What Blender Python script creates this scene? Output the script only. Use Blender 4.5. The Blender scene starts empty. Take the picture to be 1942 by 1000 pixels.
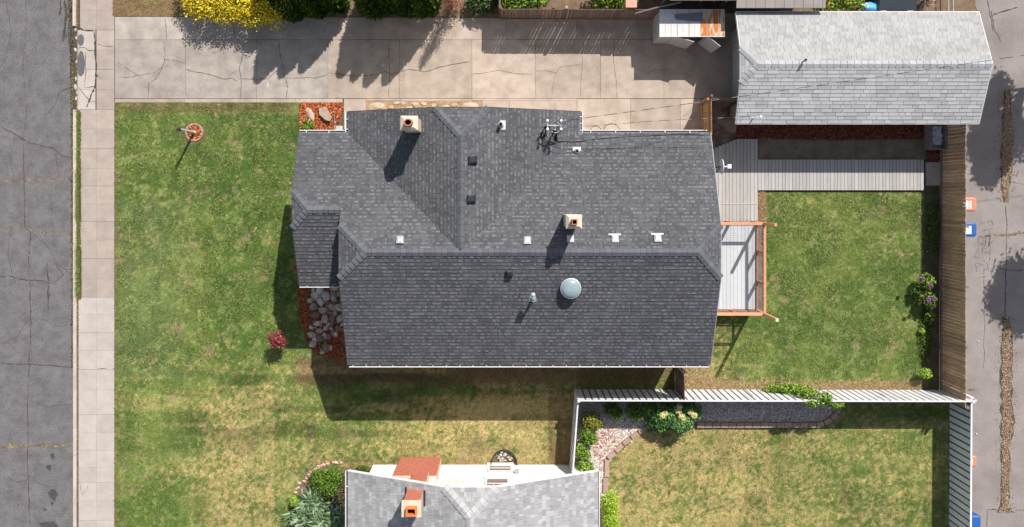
import bpy, math, random
import numpy as np
from mathutils import Vector
random.seed(7); rng = np.random.default_rng(7)
C = bpy.context.scene.collection
scene = bpy.context.scene

# ------------------------------------------------------------------ camera, sky, sun, exposure
H = 32.0; S = 0.022; CX, CY = 971.0, 370.0
cd = bpy.data.cameras.new('camera'); cam = bpy.data.objects.new('camera', cd); C.objects.link(cam)
cam.location = (0, 0, H); cam.rotation_euler = (0, 0, 0)
cd.sensor_width = 36; cd.lens = 36 * H / (1942 * S)
cd.shift_y = -(500 - CY) / 1942; cd.clip_end = 1000
scene.camera = cam
SUN = Vector((.51, 1.0, 1.084)).normalized()
el = math.asin(SUN.z); az = math.atan2(SUN.x, SUN.y)
w = bpy.data.worlds.new('World'); scene.world = w; w.use_nodes = True
nt = w.node_tree; sk = nt.nodes.new('ShaderNodeTexSky'); sk.sky_type = 'NISHITA'; sk.sun_disc = False
sk.sun_elevation = el; sk.sun_rotation = az; sk.air_density = 1.0; sk.dust_density = 1.5
bg = nt.nodes['Background']; hsv = nt.nodes.new('ShaderNodeHueSaturation'); hsv.inputs['Saturation'].default_value = .68; nt.links.new(sk.outputs[0], hsv.inputs['Color']); nt.links.new(hsv.outputs[0], bg.inputs[0]); bg.inputs[1].default_value = .095
ld = bpy.data.lights.new('sun', 'SUN'); ld.energy = 4.9; ld.angle = math.radians(.5); ld.color = (1, .945, .88)
sun = bpy.data.objects.new('sun', ld); C.objects.link(sun)
sun.rotation_euler = (-SUN).to_track_quat('-Z', 'Y').to_euler()
scene.view_settings.view_transform = 'Standard'; scene.view_settings.look = 'None'
scene.view_settings.exposure = 0.17; scene.view_settings.gamma = 1
scene.view_settings.use_curve_mapping = False
try: scene.cycles.max_bounces = 6; scene.cycles.diffuse_bounces = 3
except Exception: pass

# ------------------------------------------------------------------ helpers
def W(px, py, z=0.0):
    """point of the place seen at photo pixel px, py when it stands at height z"""
    k = S * (1 - z / H)
    return ((px - CX) * k, (CY - py) * k, z)
def lin(r, g, b): return tuple(((c / 255) / 12.92 if c <= 10 else ((c / 255 + .055) / 1.055) ** 2.4) for c in (r, g, b))

def mat(name, col, var=.15, scale=6, rough=.85, bump=0, bscale=None, attr=False, rnd=0, metal=0, col2=None, fine=.0, spec=.3, stretch=None, scale2=None, lo=.4, hi=.6):
    m = bpy.data.materials.new(name); m.use_nodes = True; n = m.node_tree; N = n.nodes; L = n.links
    b = N['Principled BSDF']; b.inputs['Roughness'].default_value = rough; b.inputs['Metallic'].default_value = metal
    b.inputs['Specular IOR Level'].default_value = spec
    g = N.new('ShaderNodeNewGeometry'); pos = g.outputs['Position']
    if stretch:
        mp = N.new('ShaderNodeMapping'); mp.inputs['Scale'].default_value = stretch; L.new(pos, mp.inputs[0]); pos = mp.outputs[0]
    def noise(sc, det=4, ro=.6):
        t = N.new('ShaderNodeTexNoise'); t.inputs['Scale'].default_value = sc; t.inputs['Detail'].default_value = det
        t.inputs['Roughness'].default_value = ro; L.new(pos, t.inputs['Vector']); return t.outputs[0]
    def rng_(x, a, b_, c, d):
        t = N.new('ShaderNodeMapRange'); L.new(x, t.inputs[0])
        for i, v in enumerate((a, b_, c, d)): t.inputs[i + 1].default_value = v
        return t.outputs[0]
    if attr:
        a = N.new('ShaderNodeAttribute'); a.attribute_name = 'Col'; cur = a.outputs['Color']
    else:
        c = N.new('ShaderNodeRGB'); c.outputs[0].default_value = (*col, 1); cur = c.outputs[0]
    if col2:
        mx = N.new('ShaderNodeMix'); mx.data_type = 'RGBA'; L.new(rng_(noise(scale2 or scale), lo, hi, 0, 1), mx.inputs[0])
        L.new(cur, mx.inputs[6]); mx.inputs[7].default_value = (*col2, 1); cur = mx.outputs[2]
    def mul(cur, f):
        v = N.new('ShaderNodeVectorMath'); v.operation = 'SCALE'; L.new(cur, v.inputs[0]); L.new(f, v.inputs['Scale']); return v.outputs[0]
    if var: cur = mul(cur, rng_(noise(scale), .25, .75, 1 - var, 1 + var))
    if fine: cur = mul(cur, rng_(noise(60, 3, .8), .3, .7, 1 - fine, 1 + fine))
    if rnd:
        oi = N.new('ShaderNodeObjectInfo'); cur = mul(cur, rng_(oi.outputs['Random'], 0, 1, 1 - rnd, 1 + rnd))
    L.new(cur, b.inputs['Base Color'])
    if bump:
        bp = N.new('ShaderNodeBump'); bp.inputs['Strength'].default_value = bump; bp.inputs['Distance'].default_value = .02
        L.new(noise(bscale or 40), bp.inputs['Height']); L.new(bp.outputs[0], b.inputs['Normal'])
    return m

ORI = {}
def npmesh(name, V, F, m, cols=None, smooth=False):
    me = bpy.data.meshes.new(name)
    if isinstance(F, np.ndarray):
        V = np.asarray(V, dtype=np.float32); k = F.shape[1]
        me.vertices.add(len(V)); me.vertices.foreach_set('co', V.ravel())
        me.loops.add(F.size); me.loops.foreach_set('vertex_index', F.ravel().astype(np.int32))
        me.polygons.add(len(F)); me.polygons.foreach_set('loop_start', np.arange(0, F.size, k, dtype=np.int32))
        me.update(calc_edges=True)
    else:
        me.from_pydata([tuple(v) for v in V], [], F); me.update()
    for mm in (m if isinstance(m, (list, tuple)) else [m]): me.materials.append(mm)
    if cols is not None:
        cols = np.asarray(cols, dtype=np.float32)
        dom = 'FACE' if len(cols) == len(me.polygons) and len(cols) != len(me.vertices) else 'POINT'
        a = me.color_attributes.new('Col', 'FLOAT_COLOR', 'POINT') if dom == 'POINT' else me.attributes.new('Col', 'FLOAT_COLOR', 'FACE')
        a.data.foreach_set('color', np.hstack([cols, np.ones((len(cols), 1), np.float32)]).ravel())
    if smooth: me.polygons.foreach_set('use_smooth', [True] * len(me.polygons))
    return me

def props(o, label=None, cat=None, group=None, kind=None):
    if label: o['label'] = label
    if cat: o['category'] = cat
    if group: o['group'] = group
    if kind: o['kind'] = kind

def thing(name, label, cat, loc, group=None):
    o = bpy.data.objects.new(name, None); C.objects.link(o); o.location = loc; o.empty_display_size = .2
    ORI[o.name] = Vector(loc); props(o, label, cat, group); return o

def add(name, VF, m, parent=None, label=None, cat=None, group=None, kind=None, cols=None, smooth=False, material_index=None):
    V, F = VF; V = np.asarray(V, dtype=float)
    if parent is not None: org = ORI[parent.name]; 
    else: org = Vector((float(V[:, 0].mean()), float(V[:, 1].mean()), float(V[:, 2].min())))
    V2 = V - np.array(org)
    if parent is not None:  # its own origin at its centre
        c = V2.mean(0); V2 = V2 - c; loc = Vector(c)
    else: loc = org; c = None
    me = npmesh(name, V2, F, m, cols, smooth)
    if material_index is not None: me.polygons.foreach_set('material_index', material_index)
    o = bpy.data.objects.new(name, me); C.objects.link(o); o.location = loc
    if parent is not None: o.parent = parent; ORI[o.name] = org + loc
    else: ORI[o.name] = Vector(loc)
    props(o, label, cat, group, kind); return o

def join(*ms):
    V = []; F = []
    for v, f in ms:
        o = len(V); V += [tuple(p) for p in v]; F += [tuple(i + o for i in q) for q in f]
    return V, F
def box(x0, x1, y0, y1, z0, z1):
    V = [(x0, y0, z0), (x1, y0, z0), (x1, y1, z0), (x0, y1, z0), (x0, y0, z1), (x1, y0, z1), (x1, y1, z1), (x0, y1, z1)]
    return V, [(3, 2, 1, 0), (4, 5, 6, 7), (0, 1, 5, 4), (1, 2, 6, 5), (2, 3, 7, 6), (3, 0, 4, 7)]
def ccw(poly):
    a = sum(poly[i][0] * poly[(i + 1) % len(poly)][1] - poly[(i + 1) % len(poly)][0] * poly[i][1] for i in range(len(poly)))
    return list(poly) if a > 0 else list(poly)[::-1]
def prism(poly, z0, z1):
    poly = ccw(poly); n = len(poly)
    f = (lambda p, z: z(p) if callable(z) else z)
    V = [(p[0], p[1], f(p, z0)) for p in poly] + [(p[0], p[1], f(p, z1)) for p in poly]
    F = [tuple(range(n))[::-1], tuple(range(n, 2 * n))] + [(i, (i + 1) % n, n + (i + 1) % n, n + i) for i in range(n)]
    return V, F
def bbar(a, b, w, h, up=(0, 0, 1)):
    a = Vector(a); b = Vector(b); d = (b - a).normalized(); u = Vector(up)
    s = d.cross(u)
    if s.length < 1e-4: s = d.cross(Vector((0, 1, 0)))
    s.normalize(); t = s.cross(d).normalized()
    V = [p + s * sx * w / 2 + t * sz * h / 2 for p in (a, b) for sx, sz in ((-1, -1), (1, -1), (1, 1), (-1, 1))]
    return [tuple(v) for v in V], [(3, 2, 1, 0), (4, 5, 6, 7), (0, 1, 5, 4), (1, 2, 6, 5), (2, 3, 7, 6), (3, 0, 4, 7)]
def tube(pts, r, n=6, closed=False, cap=True):
    pts = [Vector(p) for p in pts]; V = []; F = []; m = len(pts)
    rr = r if isinstance(r, (list, tuple)) else [r] * m
    ref = Vector((0.13, .21, 1)).normalized(); prev = None
    for i, p in enumerate(pts):
        a = pts[(i - 1) % m] if (i or closed) else p; b = pts[(i + 1) % m] if (i < m - 1 or closed) else p
        d = (b - a).normalized()
        if prev is None: u = d.cross(ref); u = u if u.length > 1e-3 else d.cross(Vector((1, 0, 0)))
        else: u = prev - d * prev.dot(d)
        u.normalize(); prev = u; v = d.cross(u)
        for k in range(n):
            t = 2 * math.pi * k / n; V.append(tuple(p + (u * math.cos(t) + v * math.sin(t)) * rr[i]))
    for i in range(m if closed else m - 1):
        for k in range(n):
            a = i * n + k; b = i * n + (k + 1) % n; c = ((i + 1) % m) * n + (k + 1) % n; d = ((i + 1) % m) * n + k
            F.append((a, b, c, d))
    if cap and not closed: F.append(tuple(range(n))[::-1]); F.append(tuple(range((m - 1) * n, m * n)))
    return V, F
def cyl(x, y, z0, z1, r, n=12, r1=None): return tube([(x, y, z0), (x, y, z1)], [r, r if r1 is None else r1], n)
def ring(x, y, z, R, r, n=20, tilt=(0, 0), k=5):
    return tube([(x + R * math.cos(t), y + R * math.sin(t), z + tilt[0] * R * math.cos(t) + tilt[1] * R * math.sin(t)) for t in [2 * math.pi * i / n for i in range(n)]], r, k, closed=True)
def lathe(x, y, prof, n=20):
    V = []; F = []
    for r, z in prof:
        for k in range(n):
            t = 2 * math.pi * k / n; V.append((x + r * math.cos(t), y + r * math.sin(t), z))
    for i in range(len(prof) - 1):
        for k in range(n):
            F.append((i * n + k, i * n + (k + 1) % n, (i + 1) * n + (k + 1) % n, (i + 1) * n + k))
    return V, F
def hull_rock(cx, cy, z, rx, ry, rz, seed=0, ang=0, flat=.0, sub=2):
    r = random.Random(seed); n1, n2 = 9, 6; V = []; F = []
    ph = [r.uniform(0, 6.28) for _ in range(6)]
    planes = [Vector((r.gauss(0, 1), r.gauss(0, 1), r.gauss(0, .8) + .3)).normalized() for _ in range(12)]
    dist = [r.uniform(.5, .82) for _ in planes]
    def pt(d):
        rad = 1.0 + .06 * math.sin(3 * d.x + ph[0]) + .05 * math.sin(5 * d.y + ph[1])
        for p, q in zip(planes, dist):
            dd = d.dot(p)
            if dd > 1e-3: rad = min(rad, q / dd)
        x, y, zz = d.x * rad * rx, d.y * rad * ry, d.z * rad * rz
        if flat and zz > rz * flat: zz = rz * flat
        return (cx + x * math.cos(ang) - y * math.sin(ang), cy + x * math.sin(ang) + y * math.cos(ang), z + zz)
    V.append(pt(Vector((0, 0, 1))))
    for i in range(1, n2):
        t = math.pi * i / n2
        for k in range(n1):
            p = 2 * math.pi * (k + .5 * (i % 2)) / n1; V.append(pt(Vector((math.sin(t) * math.cos(p), math.sin(t) * math.sin(p), math.cos(t)))))
    V.append(pt(Vector((0, 0, -1))))
    for k in range(n1): F.append((0, 1 + k, 1 + (k + 1) % n1))
    for i in range(n2 - 2):
        for k in range(n1): a = 1 + i * n1; F.append((a + k, a + n1 + k, a + n1 + (k + 1) % n1, a + (k + 1) % n1))
    a = 1 + (n2 - 2) * n1
    for k in range(n1): F.append((a + k, len(V) - 1, a + (k + 1) % n1))
    return V, F

# value noise in numpy, evaluated in metres
LAT = rng.random((256, 256))
def vn(x, y, sc, off=0):
    x = x * sc + 37.7 + off; y = y * sc + 91.3 + off * 1.7
    xi = np.floor(x).astype(int); yi = np.floor(y).astype(int); fx = x - xi; fy = y - yi
    fx = fx * fx * (3 - 2 * fx); fy = fy * fy * (3 - 2 * fy)
    g = lambda a, b: LAT[a % 256, b % 256]
    return (g(xi, yi) * (1 - fx) + g(xi + 1, yi) * fx) * (1 - fy) + (g(xi, yi + 1) * (1 - fx) + g(xi + 1, yi + 1) * fx) * fy
def fbm(x, y, sc, off=0, o=4): return sum(vn(x, y, sc * 2 ** i, off + 11 * i) * .5 ** i for i in range(o)) / sum(.5 ** i for i in range(o))
def inpoly(x, y, poly):
    ins = np.zeros(len(x), bool); n = len(poly)
    for i in range(n):
        x0, y0 = poly[i]; x1, y1 = poly[(i + 1) % n]
        c = ((y0 > y) != (y1 > y)) & (x < (x1 - x0) * (y - y0) / ((y1 - y0) if y1 != y0 else 1e-9) + x0); ins ^= c
    return ins
def sm(v, a, b): t = np.clip((v - a) / (b - a), 0, 1); return t * t * (3 - 2 * t)
def PX(poly, z=0): return [W(a, b, z)[:2] for a, b in poly]

# ------------------------------------------------------------------ materials
M = {}
M['asphalt'] = mat('asphalt', (.175, .166, .168), .2, 1.4, .95, .6, 90, fine=1.1, col2=(.14, .133, .137), scale2=2.6, lo=.42, hi=.7)
M['alley'] = mat('alley_asphalt', (.30, .268, .255), .14, .8, .95, .4, 80, fine=.45, col2=(.25, .22, .205), scale2=.7, lo=.45, hi=.7)
M['concrete'] = mat('concrete', (.42, .375, .33), .18, 1.9, .9, .25, 60, rnd=.12, fine=.3, col2=(.29, .255, .225), scale2=1.1, lo=.45, hi=.75)
M['concrete_warm'] = mat('concrete_warm', (.455, .375, .31), .18, 1.9, .9, .25, 60, rnd=.11, fine=.3, col2=(.33, .27, .225), scale2=.9, lo=.45, hi=.75)
M['walk'] = mat('sidewalk_concrete', (.40, .335, .29), .14, 2.2, .9, .25, 60, rnd=.08, fine=.25)
M['walk_pale'] = mat('sidewalk_pale', (.47, .42, .38), .12, 2.2, .9, .25, 60, rnd=.06, fine=.2)
M['joint'] = mat('joint', (.10, .075, .055), .3, 5, 1)
M['crack'] = mat('crack', (.085, .065, .05), .3, 5, 1)
M['crack_street'] = mat('crack_street', (.085, .07, .055), .35, 3, 1)
M['crack_tan'] = mat('crack_tan', (.27, .215, .13), .4, 8, 1, fine=.5, col2=(.13, .12, .06), scale2=5)
M['patch'] = mat('patch', (.13, .13, .14), .15, 3, .95, .4, 80, fine=.3)
M['curb'] = mat('curb', (.53, .46, .40), .2, 2, .9, .2, 50, fine=.15)
M['earth'] = mat('earth', (.15, .105, .07), .3, 2, 1, .8, 30, fine=.4)
M['dark_soil'] = mat('dark_soil', (.21, .165, .12), .35, 1.7, 1, .9, 30, fine=.5, col2=(.16, .17, .08), scale2=2.5, lo=.5, hi=.7)
M['attr'] = mat('painted_by_colour', (1, 1, 1), .12, 5, .95, .4, 50, attr=True, fine=.18)
M['leaf'] = mat('leaf', (1, 1, 1), .0, 5, .7, attr=True, spec=.25)
M['shingle_dark'] = mat('dark_asphalt_shingle', (1, 1, 1), .15, .45, .93, .25, 140, attr=True, fine=.22, spec=.2)
M['shingle_pale'] = mat('pale_asphalt_shingle', (1, 1, 1), .13, 1.2, .93, .25, 140, attr=True, fine=.12, spec=.2)
M['cap_dark'] = mat('ridge_cap', (.125, .132, .148), .06, 3, .9, .2, 100, rnd=.12, fine=.18)
M['cap_pale'] = mat('ridge_cap_pale', (.46, .46, .465), .06, 3, .9, .2, 100, rnd=.10, fine=.1)
M['cap_garage'] = mat('ridge_cap_garage', (.40, .41, .43), .06, 3, .9, .2, 100, rnd=.12, fine=.1)
M['felt'] = mat('roof_underlay', (.07, .07, .075), .1, 4, .95)
M['felt_pale'] = mat('roof_underlay_pale', (.13, .13, .135), .1, 4, .95)
M['white'] = mat('white_paint', (.80, .79, .77), .04, 4, .5, fine=.03)
M['stucco'] = mat('white_stucco', (.88, .865, .85), .05, 3, .85, .15, 60)
M['wall'] = mat('house_wall', (.62, .58, .52), .06, 3, .85, .15, 60)
M['wall_grey'] = mat('garage_wall', (.42, .44, .48), .06, 3, .85)
M['gutter'] = mat('white_gutter', (.80, .77, .75), .06, 4, .45)
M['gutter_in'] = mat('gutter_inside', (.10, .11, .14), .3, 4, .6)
M['beige'] = mat('beige_stucco', (.66, .56, .44), .10, 5, .85, .2, 50)
M['clay'] = mat('clay', (.42, .16, .085), .2, 9, .8)
M['clay_bright'] = mat('bright_clay', (.72, .22, .06), .15, 9, .7)
M['soot'] = mat('soot', (.012, .008, .006), .2, 9, 1)
M['brick'] = mat('brick', (.46, .155, .10), .2, 9, .9, rnd=.1, fine=.15)
M['mortar'] = mat('mortar', (.66, .50, .43), .15, 9, .95)
M['vent_dark'] = mat('dark_vent', (.028, .033, .042), .15, 9, .5)
M['galv'] = mat('galvanised_metal', (.55, .56, .58), .22, 9, .5, metal=.35)
M['white_metal'] = mat('white_metal', (.60, .60, .60), .16, 8, .4)
M['pipe_dark'] = mat('dark_pipe', (.05, .055, .06), .15, 9, .5)
M['dish'] = mat('dish', (.27, .35, .38), .15, 4, .3)
M['cable'] = mat('black_cable', (.02, .02, .022), .1, 9, .5)
M['wire_pale'] = mat('pale_wire', (.33, .33, .33), .1, 9, .5)
M['cable_w'] = mat('white_cable', (.75, .75, .74), .1, 9, .4)
M['deck_low'] = mat('weathered_deck_board', (.43, .415, .395), .10, 5, .85, .2, 40, rnd=.10, fine=.12, stretch=(3, .4, 1))
M['deck_up'] = mat('painted_deck_board', (.52, .54, .565), .05, 5, .75, rnd=.05, fine=.05)
M['cedar'] = mat('fresh_cedar', (.66, .33, .18), .15, 6, .75, rnd=.10, fine=.08)
M['cedar_dk'] = mat('stained_cedar', (.40, .17, .09), .15, 6, .8, rnd=.10)
M['brown_board'] = mat('brown_fence_board', (.48, .315, .21), .36, 4, .9, .3, 40, rnd=.22, fine=.2, stretch=(1, 5, 1))
M['brown_dark'] = mat('dark_fence_board', (.20, .14, .115), .25, 5, .9, .3, 40, rnd=.2, stretch=(5, 1, 1))
M['tan_board'] = mat('tan_fence_board', (.44, .25, .14), .28, 5, .9, .3, 40, rnd=.15)
M['white_board'] = mat('white_fence_board', (.70, .71, .73), .10, 4, .6, rnd=.09)
M['white_board_e'] = mat('shade_lifted_white_board', (.86, .88, .91), .08, 4, .6, rnd=.07)  # same white boards, colour lightened and blued to brighten their shaded face
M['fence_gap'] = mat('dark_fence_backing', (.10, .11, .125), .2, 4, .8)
M['rust_metal'] = mat('rusting_white_metal', (.66, .65, .63), .08, 4, .55, fine=.05)
M['rust'] = mat('rust', (.55, .20, .05), .4, 7, .85, stretch=(3, .8, 1), col2=(.72, .60, .48), scale2=1.6, lo=.50, hi=.62)
M['grey_metal'] = mat('grey_metal_sheet', (.50, .50, .50), .12, 6, .5)
M['grey_paint'] = mat('grey_trim', (.36, .36, .38), .12, 6, .8)
M['weather_wood'] = mat('weathered_wood', (.22, .19, .17), .3, 7, .9, rnd=.1)
M['mossy_roof'] = mat('weathered_roof_sheet', (.33, .30, .28), .15, 2, .9, rnd=.08, fine=.15)
M['block'] = mat('edging_block', (.42, .30, .23), .15, 7, .95, .3, 60, rnd=.12, fine=.15)
M['stone_tan'] = mat('tan_stone', (.50, .39, .30), .22, 5, .9, .5, 25, rnd=.15, fine=.12)
M['stone_grey'] = mat('grey_stone', (.43, .36, .29), .45, 5, .9, .5, 25, rnd=.35, fine=.15)
M['stone_white'] = mat('pale_stone', (.55, .53, .50), .2, 5, .9, .5, 25, rnd=.15, fine=.12)
M['stone_brown'] = mat('brown_stone', (.27, .175, .13), .25, 5, .9, .5, 25, rnd=.2, fine=.12)
M['bark'] = mat('bark', (.10, .07, .045), .3, 8, .95, .8, 30)
M['dead'] = mat('dead_wood', (.34, .25, .19), .35, 8, .95)
M['bin_orange'] = mat('terracotta_plastic', (.58, .25, .15), .06, 5, .5)
M['bin_blue'] = mat('blue_plastic', (.03, .12, .38), .06, 5, .45)
M['sticker'] = mat('sticker', (.78, .80, .84), .03, 5, .5)
M['sticker_red'] = mat('sticker_red', (.6, .12, .08), .03, 5, .5)
M['sticker_green'] = mat('sticker_green', (.35, .62, .45), .03, 5, .5)
M['tarp'] = mat('blue_tarp', (.10, .42, .72), .15, 6, .45)
M['carpaint'] = mat('dark_car_paint', (.045, .055, .065), .1, 2, .22, spec=.6)
M['glass'] = mat('window_glass', (.10, .14, .18), .1, 2, .08, spec=.8)
M['blind'] = mat('blind_behind_glass', (.22, .17, .17), .15, 4, .3)
M['blind_white'] = mat('white_blind', (.7, .68, .64), .1, 4, .4)
M['rubber'] = mat('rubber', (.02, .02, .02), .1, 5, .8)
M['lamp'] = mat('headlight', (.8, .8, .8), .05, 5, .2)
M['plastic_sheet'] = mat('clear_plastic', (.80, .80, .88), .5, 9, .3)
M['grey_rock'] = mat('pebble', (1, 1, 1), 0, 5, .85, attr=True, fine=.1)

# ------------------------------------------------------------------ ground, street, alley, paths
def sheet(name, poly, z, m, kind='structure', label=None, parent=None, thick=None):
    poly = ccw(poly)
    if thick: vf = prism(poly, z - thick, z)
    else: vf = ([(x, y, z) for x, y in poly], [tuple(range(len(poly)))])
    return add(name, vf, m, parent, kind=kind if parent is None else None, label=label)
ground = sheet('ground', [(-400, -400), (400, -400), (400, 400), (-400, 400)], -.06, M['earth'])
def crack(pts, w0, m, parent, z, name='crack', amp=1.6, step=5):
    """a ragged thin strip that follows a polyline given in photo pixels of the ground plane"""
    out = []
    for (a, b), (c, d) in zip(pts[:-1], pts[1:]):
        L_ = math.hypot(c - a, d - b); n = max(1, int(L_ / step))
        for i in range(n): t = i / n; out.append((a + (c - a) * t, b + (d - b) * t))
    out.append(pts[-1]); V = []; F = []; ox = oy = 0
    for i, (a, b) in enumerate(out):
        ox = ox * .7 + random.uniform(-amp, amp) * .6; oy = oy * .7 + random.uniform(-amp, amp) * .6
        p = out[min(i + 1, len(out) - 1)]; q = out[max(i - 1, 0)]
        dx, dy = p[0] - q[0], p[1] - q[1]; l = math.hypot(dx, dy) or 1
        ww = w0 * random.uniform(.35, 1.5) * .5
        if i in (0, len(out) - 1): ww *= .3
        x, y, _ = W(a + ox, b + oy); nx, ny = dy / l * ww, dx / l * ww
        V += [(x + nx, y + ny, z), (x - nx, y - ny, z)]
    for i in range(len(out) - 1): F.append((2 * i, 2 * i + 1, 2 * i + 3, 2 * i + 2))
    for i in range(2, len(out) - 2):     # chipped spots and short side branches
        if random.random() < .16:
            x, y = V[2 * i][:2]; r_ = w0 * random.uniform(.5, 1.3); o = len(V); k = random.uniform(0, 6)
            V += [(x + r_ * math.cos(k + t) * random.uniform(.5, 1.2), y + r_ * math.sin(k + t) * random.uniform(.5, 1.2), z + .0004) for t in (0, 1.3, 2.6, 3.9, 5.1)]; F.append(tuple(range(o, o + 5)))
        if random.random() < .07:
            x, y = V[2 * i][:2]; a = random.uniform(0, 6.28); o = len(V)
            for j in range(5):
                ww = w0 * .22 * (1 - j / 4.5); V += [(x - ww * math.sin(a), y + ww * math.cos(a), z + .0004), (x + ww * math.sin(a), y - ww * math.cos(a), z + .0004)]
                x += .07 * math.cos(a); y += .07 * math.sin(a); a += random.uniform(-.5, .5)
            for j in range(4): F.append((o + 2 * j, o + 2 * j + 1, o + 2 * j + 3, o + 2 * j + 2))
    return add(name, (V, F), m, parent)

street = sheet('street', [(-45, -60), W(138, 0)[:2][:1] + (-60,), W(138, 0)[:2][:1] + (60,), (-45, 60)], -.03, M['asphalt'])
zc = -.026
for pts, w_, m_ in [
    ([(0, 345), (50, 343), (95, 342), (137, 338)], .075, 'crack_tan'),
    ([(0, 431), (45, 430), (80, 441), (112, 444), (137, 452)], .05, 'crack_tan'),
    ([(0, 240), (28, 255), (55, 272), (98, 282), (115, 296), (137, 300)], .035, 'crack_street'),
    ([(44, 268), (45, 340), (46, 430), (57, 440), (54, 490), (56, 560), (58, 640), (53, 720), (52, 860), (56, 1000)], .028, 'crack_street'),
    ([(0, 524), (20, 524), (50, 531), (82, 533), (100, 540), (118, 522), (100, 490)], .03, 'crack_street'),
    ([(0, 689), (40, 690), (80, 692), (137, 699)], .035, 'crack_street'),
    ([(0, 849), (40, 846), (80, 845), (110, 848), (137, 846)], .10, 'crack_tan'),
    ([(104, 838), (114, 820), (124, 806)], .03, 'crack_tan'), ([(113, 852), (125, 858), (137, 856)], .03, 'crack_tan'),
    ([(137, 165), (112, 175), (103, 200), (85, 222)], .03, 'crack_street'),
    ([(114, 0), (113, 30)], .06, 'crack_street'), ([(122, 0), (124, 40), (120, 80)], .10, 'crack_street'),
    ([(128, 0), (133, 22), (128, 60), (136, 100)], .06, 'crack_street'),
    ([(97, 345), (97, 415), (100, 440)], .015, 'crack_street'), ([(87, 500), (90, 540), (92, 590)], .05, 'crack_street'),
    ([(10, 0), (20, 60), (10, 110), (0, 130)], .018, 'crack_street'), ([(57, 440), (90, 470), (112, 505), (137, 520)], .018, 'crack_street'), ([(20, 431), (14, 480), (22, 524)], .015, 'crack_street'),
    ([(58, 600), (30, 640), (0, 650)], .015, 'crack_street'), ([(54, 760), (90, 772), (137, 768)], .014, 'crack_street'), ([(0, 905), (30, 915), (55, 910), (95, 925)], .015, 'crack_street'), ([(44, 268), (50, 200), (42, 120), (50, 40), (48, 0)], .016, 'crack_street'),
    ([(105, 290), (112, 340)], .02, 'crack_street'), ([(28, 255), (20, 300), (26, 343)], .014, 'crack_street'), ([(70, 600), (110, 620), (137, 616)], .012, 'crack_street')]:
    crack(pts, w_, M[m_], street, zc + random.uniform(0, .002))
def blob(px, py, rx, ry, n=18, jit=.18, z=0, seed=1):
    r = random.Random(seed); x, y, _ = W(px, py)
    pts = [(x + rx * S * math.cos(t) * (1 + r.uniform(-jit, jit)), y + ry * S * math.sin(t) * (1 + r.uniform(-jit, jit))) for t in [2 * math.pi * i / n for i in range(n)]]
    return [(a, b, z) for a, b in pts], [tuple(range(n))]
M['oil'] = mat('oil_stain', (.075, .07, .075), .2, 9, .9, fine=.3)
for i, (a, b, rx, ry) in enumerate([(100, 938, 8, 10), (98, 955, 3, 4), (99, 866, 4, 6), (92, 887, 5, 5), (93, 996, 17, 7), (84, 967, 3, 3)]):
    add('oil_stain', blob(a, b, rx, ry, z=-.0245 + i * .0003, seed=i, jit=.3), M['oil'], street)
add('manhole_patch', blob(88, 996, 1, 1, z=-.02), M['oil'], street)

# kerb: separate lengths of stone-like concrete
kerb = thing('kerb', 'pale concrete kerb along the grey street', 'kerb', W(142, 500)); kerb['kind'] = 'structure'; del kerb['category']
y = -60.0
lim = [(-200, 50), (208, 563), (563, 1400)]
for a, b in lim:
    yy = a
    while yy < b - 5:
        e = min(b, yy + random.choice((118, 136, 150)))
        q = 0 if b != 50 else -1
        add('kerb_stone', box(W(139.5 + q, 0)[0], W(145.5 + q, 0)[0], W(0, e - .3)[1], W(0, yy + .3)[1], -.1, .035), M['curb'], kerb)
        yy = e
# broken driveway kerb bits
for i, (a, b, r_) in enumerate([(143, 57, 3), (143, 95, 3.5), (145, 118, 2.5), (144, 150, 3), (143, 166, 4), (146, 175, 3), (144, 187, 3), (149, 203, 5), (156, 205, 3), (144, 72, 3)]):
    add('kerb_stone', hull_rock(*W(a, b)[:2], -.01, r_ * S, r_ * S * 1.7, .05, i, flat=.6), M['curb'], kerb)
add('kerb', box(W(139, 0)[0], W(146, 0)[0], W(0, 208)[1], W(0, 50)[1], -.1, -.012), M['crack_street'], kerb)

# sidewalk
walk = sheet('sidewalk', [(W(146, 0)[0], -60), (W(217.6, 0)[0], -60), (W(217.6, 0)[0], 60), (W(146, 0)[0], 60)], -.008, M['joint'])
rows = [-230, -190, -150, -115, -80, -48, -15, 20, 57, 95, 132, 170, 208, 245, 282, 320, 352.5, 387, 420.5, 455.5, 490.5, 529, 564, 597, 631, 665, 701, 740, 786, 821, 854, 886, 915, 951, 987, 1022, 1057, 1092, 1127, 1162, 1200]
for a, b in zip(rows[:-1], rows[1:]):
    big = (rows.index(a) % 2 == 0)
    for x0, x1 in ((152, 183), (183, 217)):
        if a >= 563: x0 = x0 if x0 == 183 else 149
        if 57 <= a < 208 and x0 == 152: x0, x1 = 147, 181
        g0 = .35 if big else .12
        m_ = M['walk'] if a < 563 else M['walk_pale']
        if 57 <= a < 208 and x0 == 147: m_ = M['walk_pale']
        add('slab', box(W(x0 + .15, 0)[0], W(x1 - .15, 0)[0], W(0, b - .12)[1], W(0, a + g0)[1], -.03, random.uniform(.001, .007)), m_, walk)
zc = .0105
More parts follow.
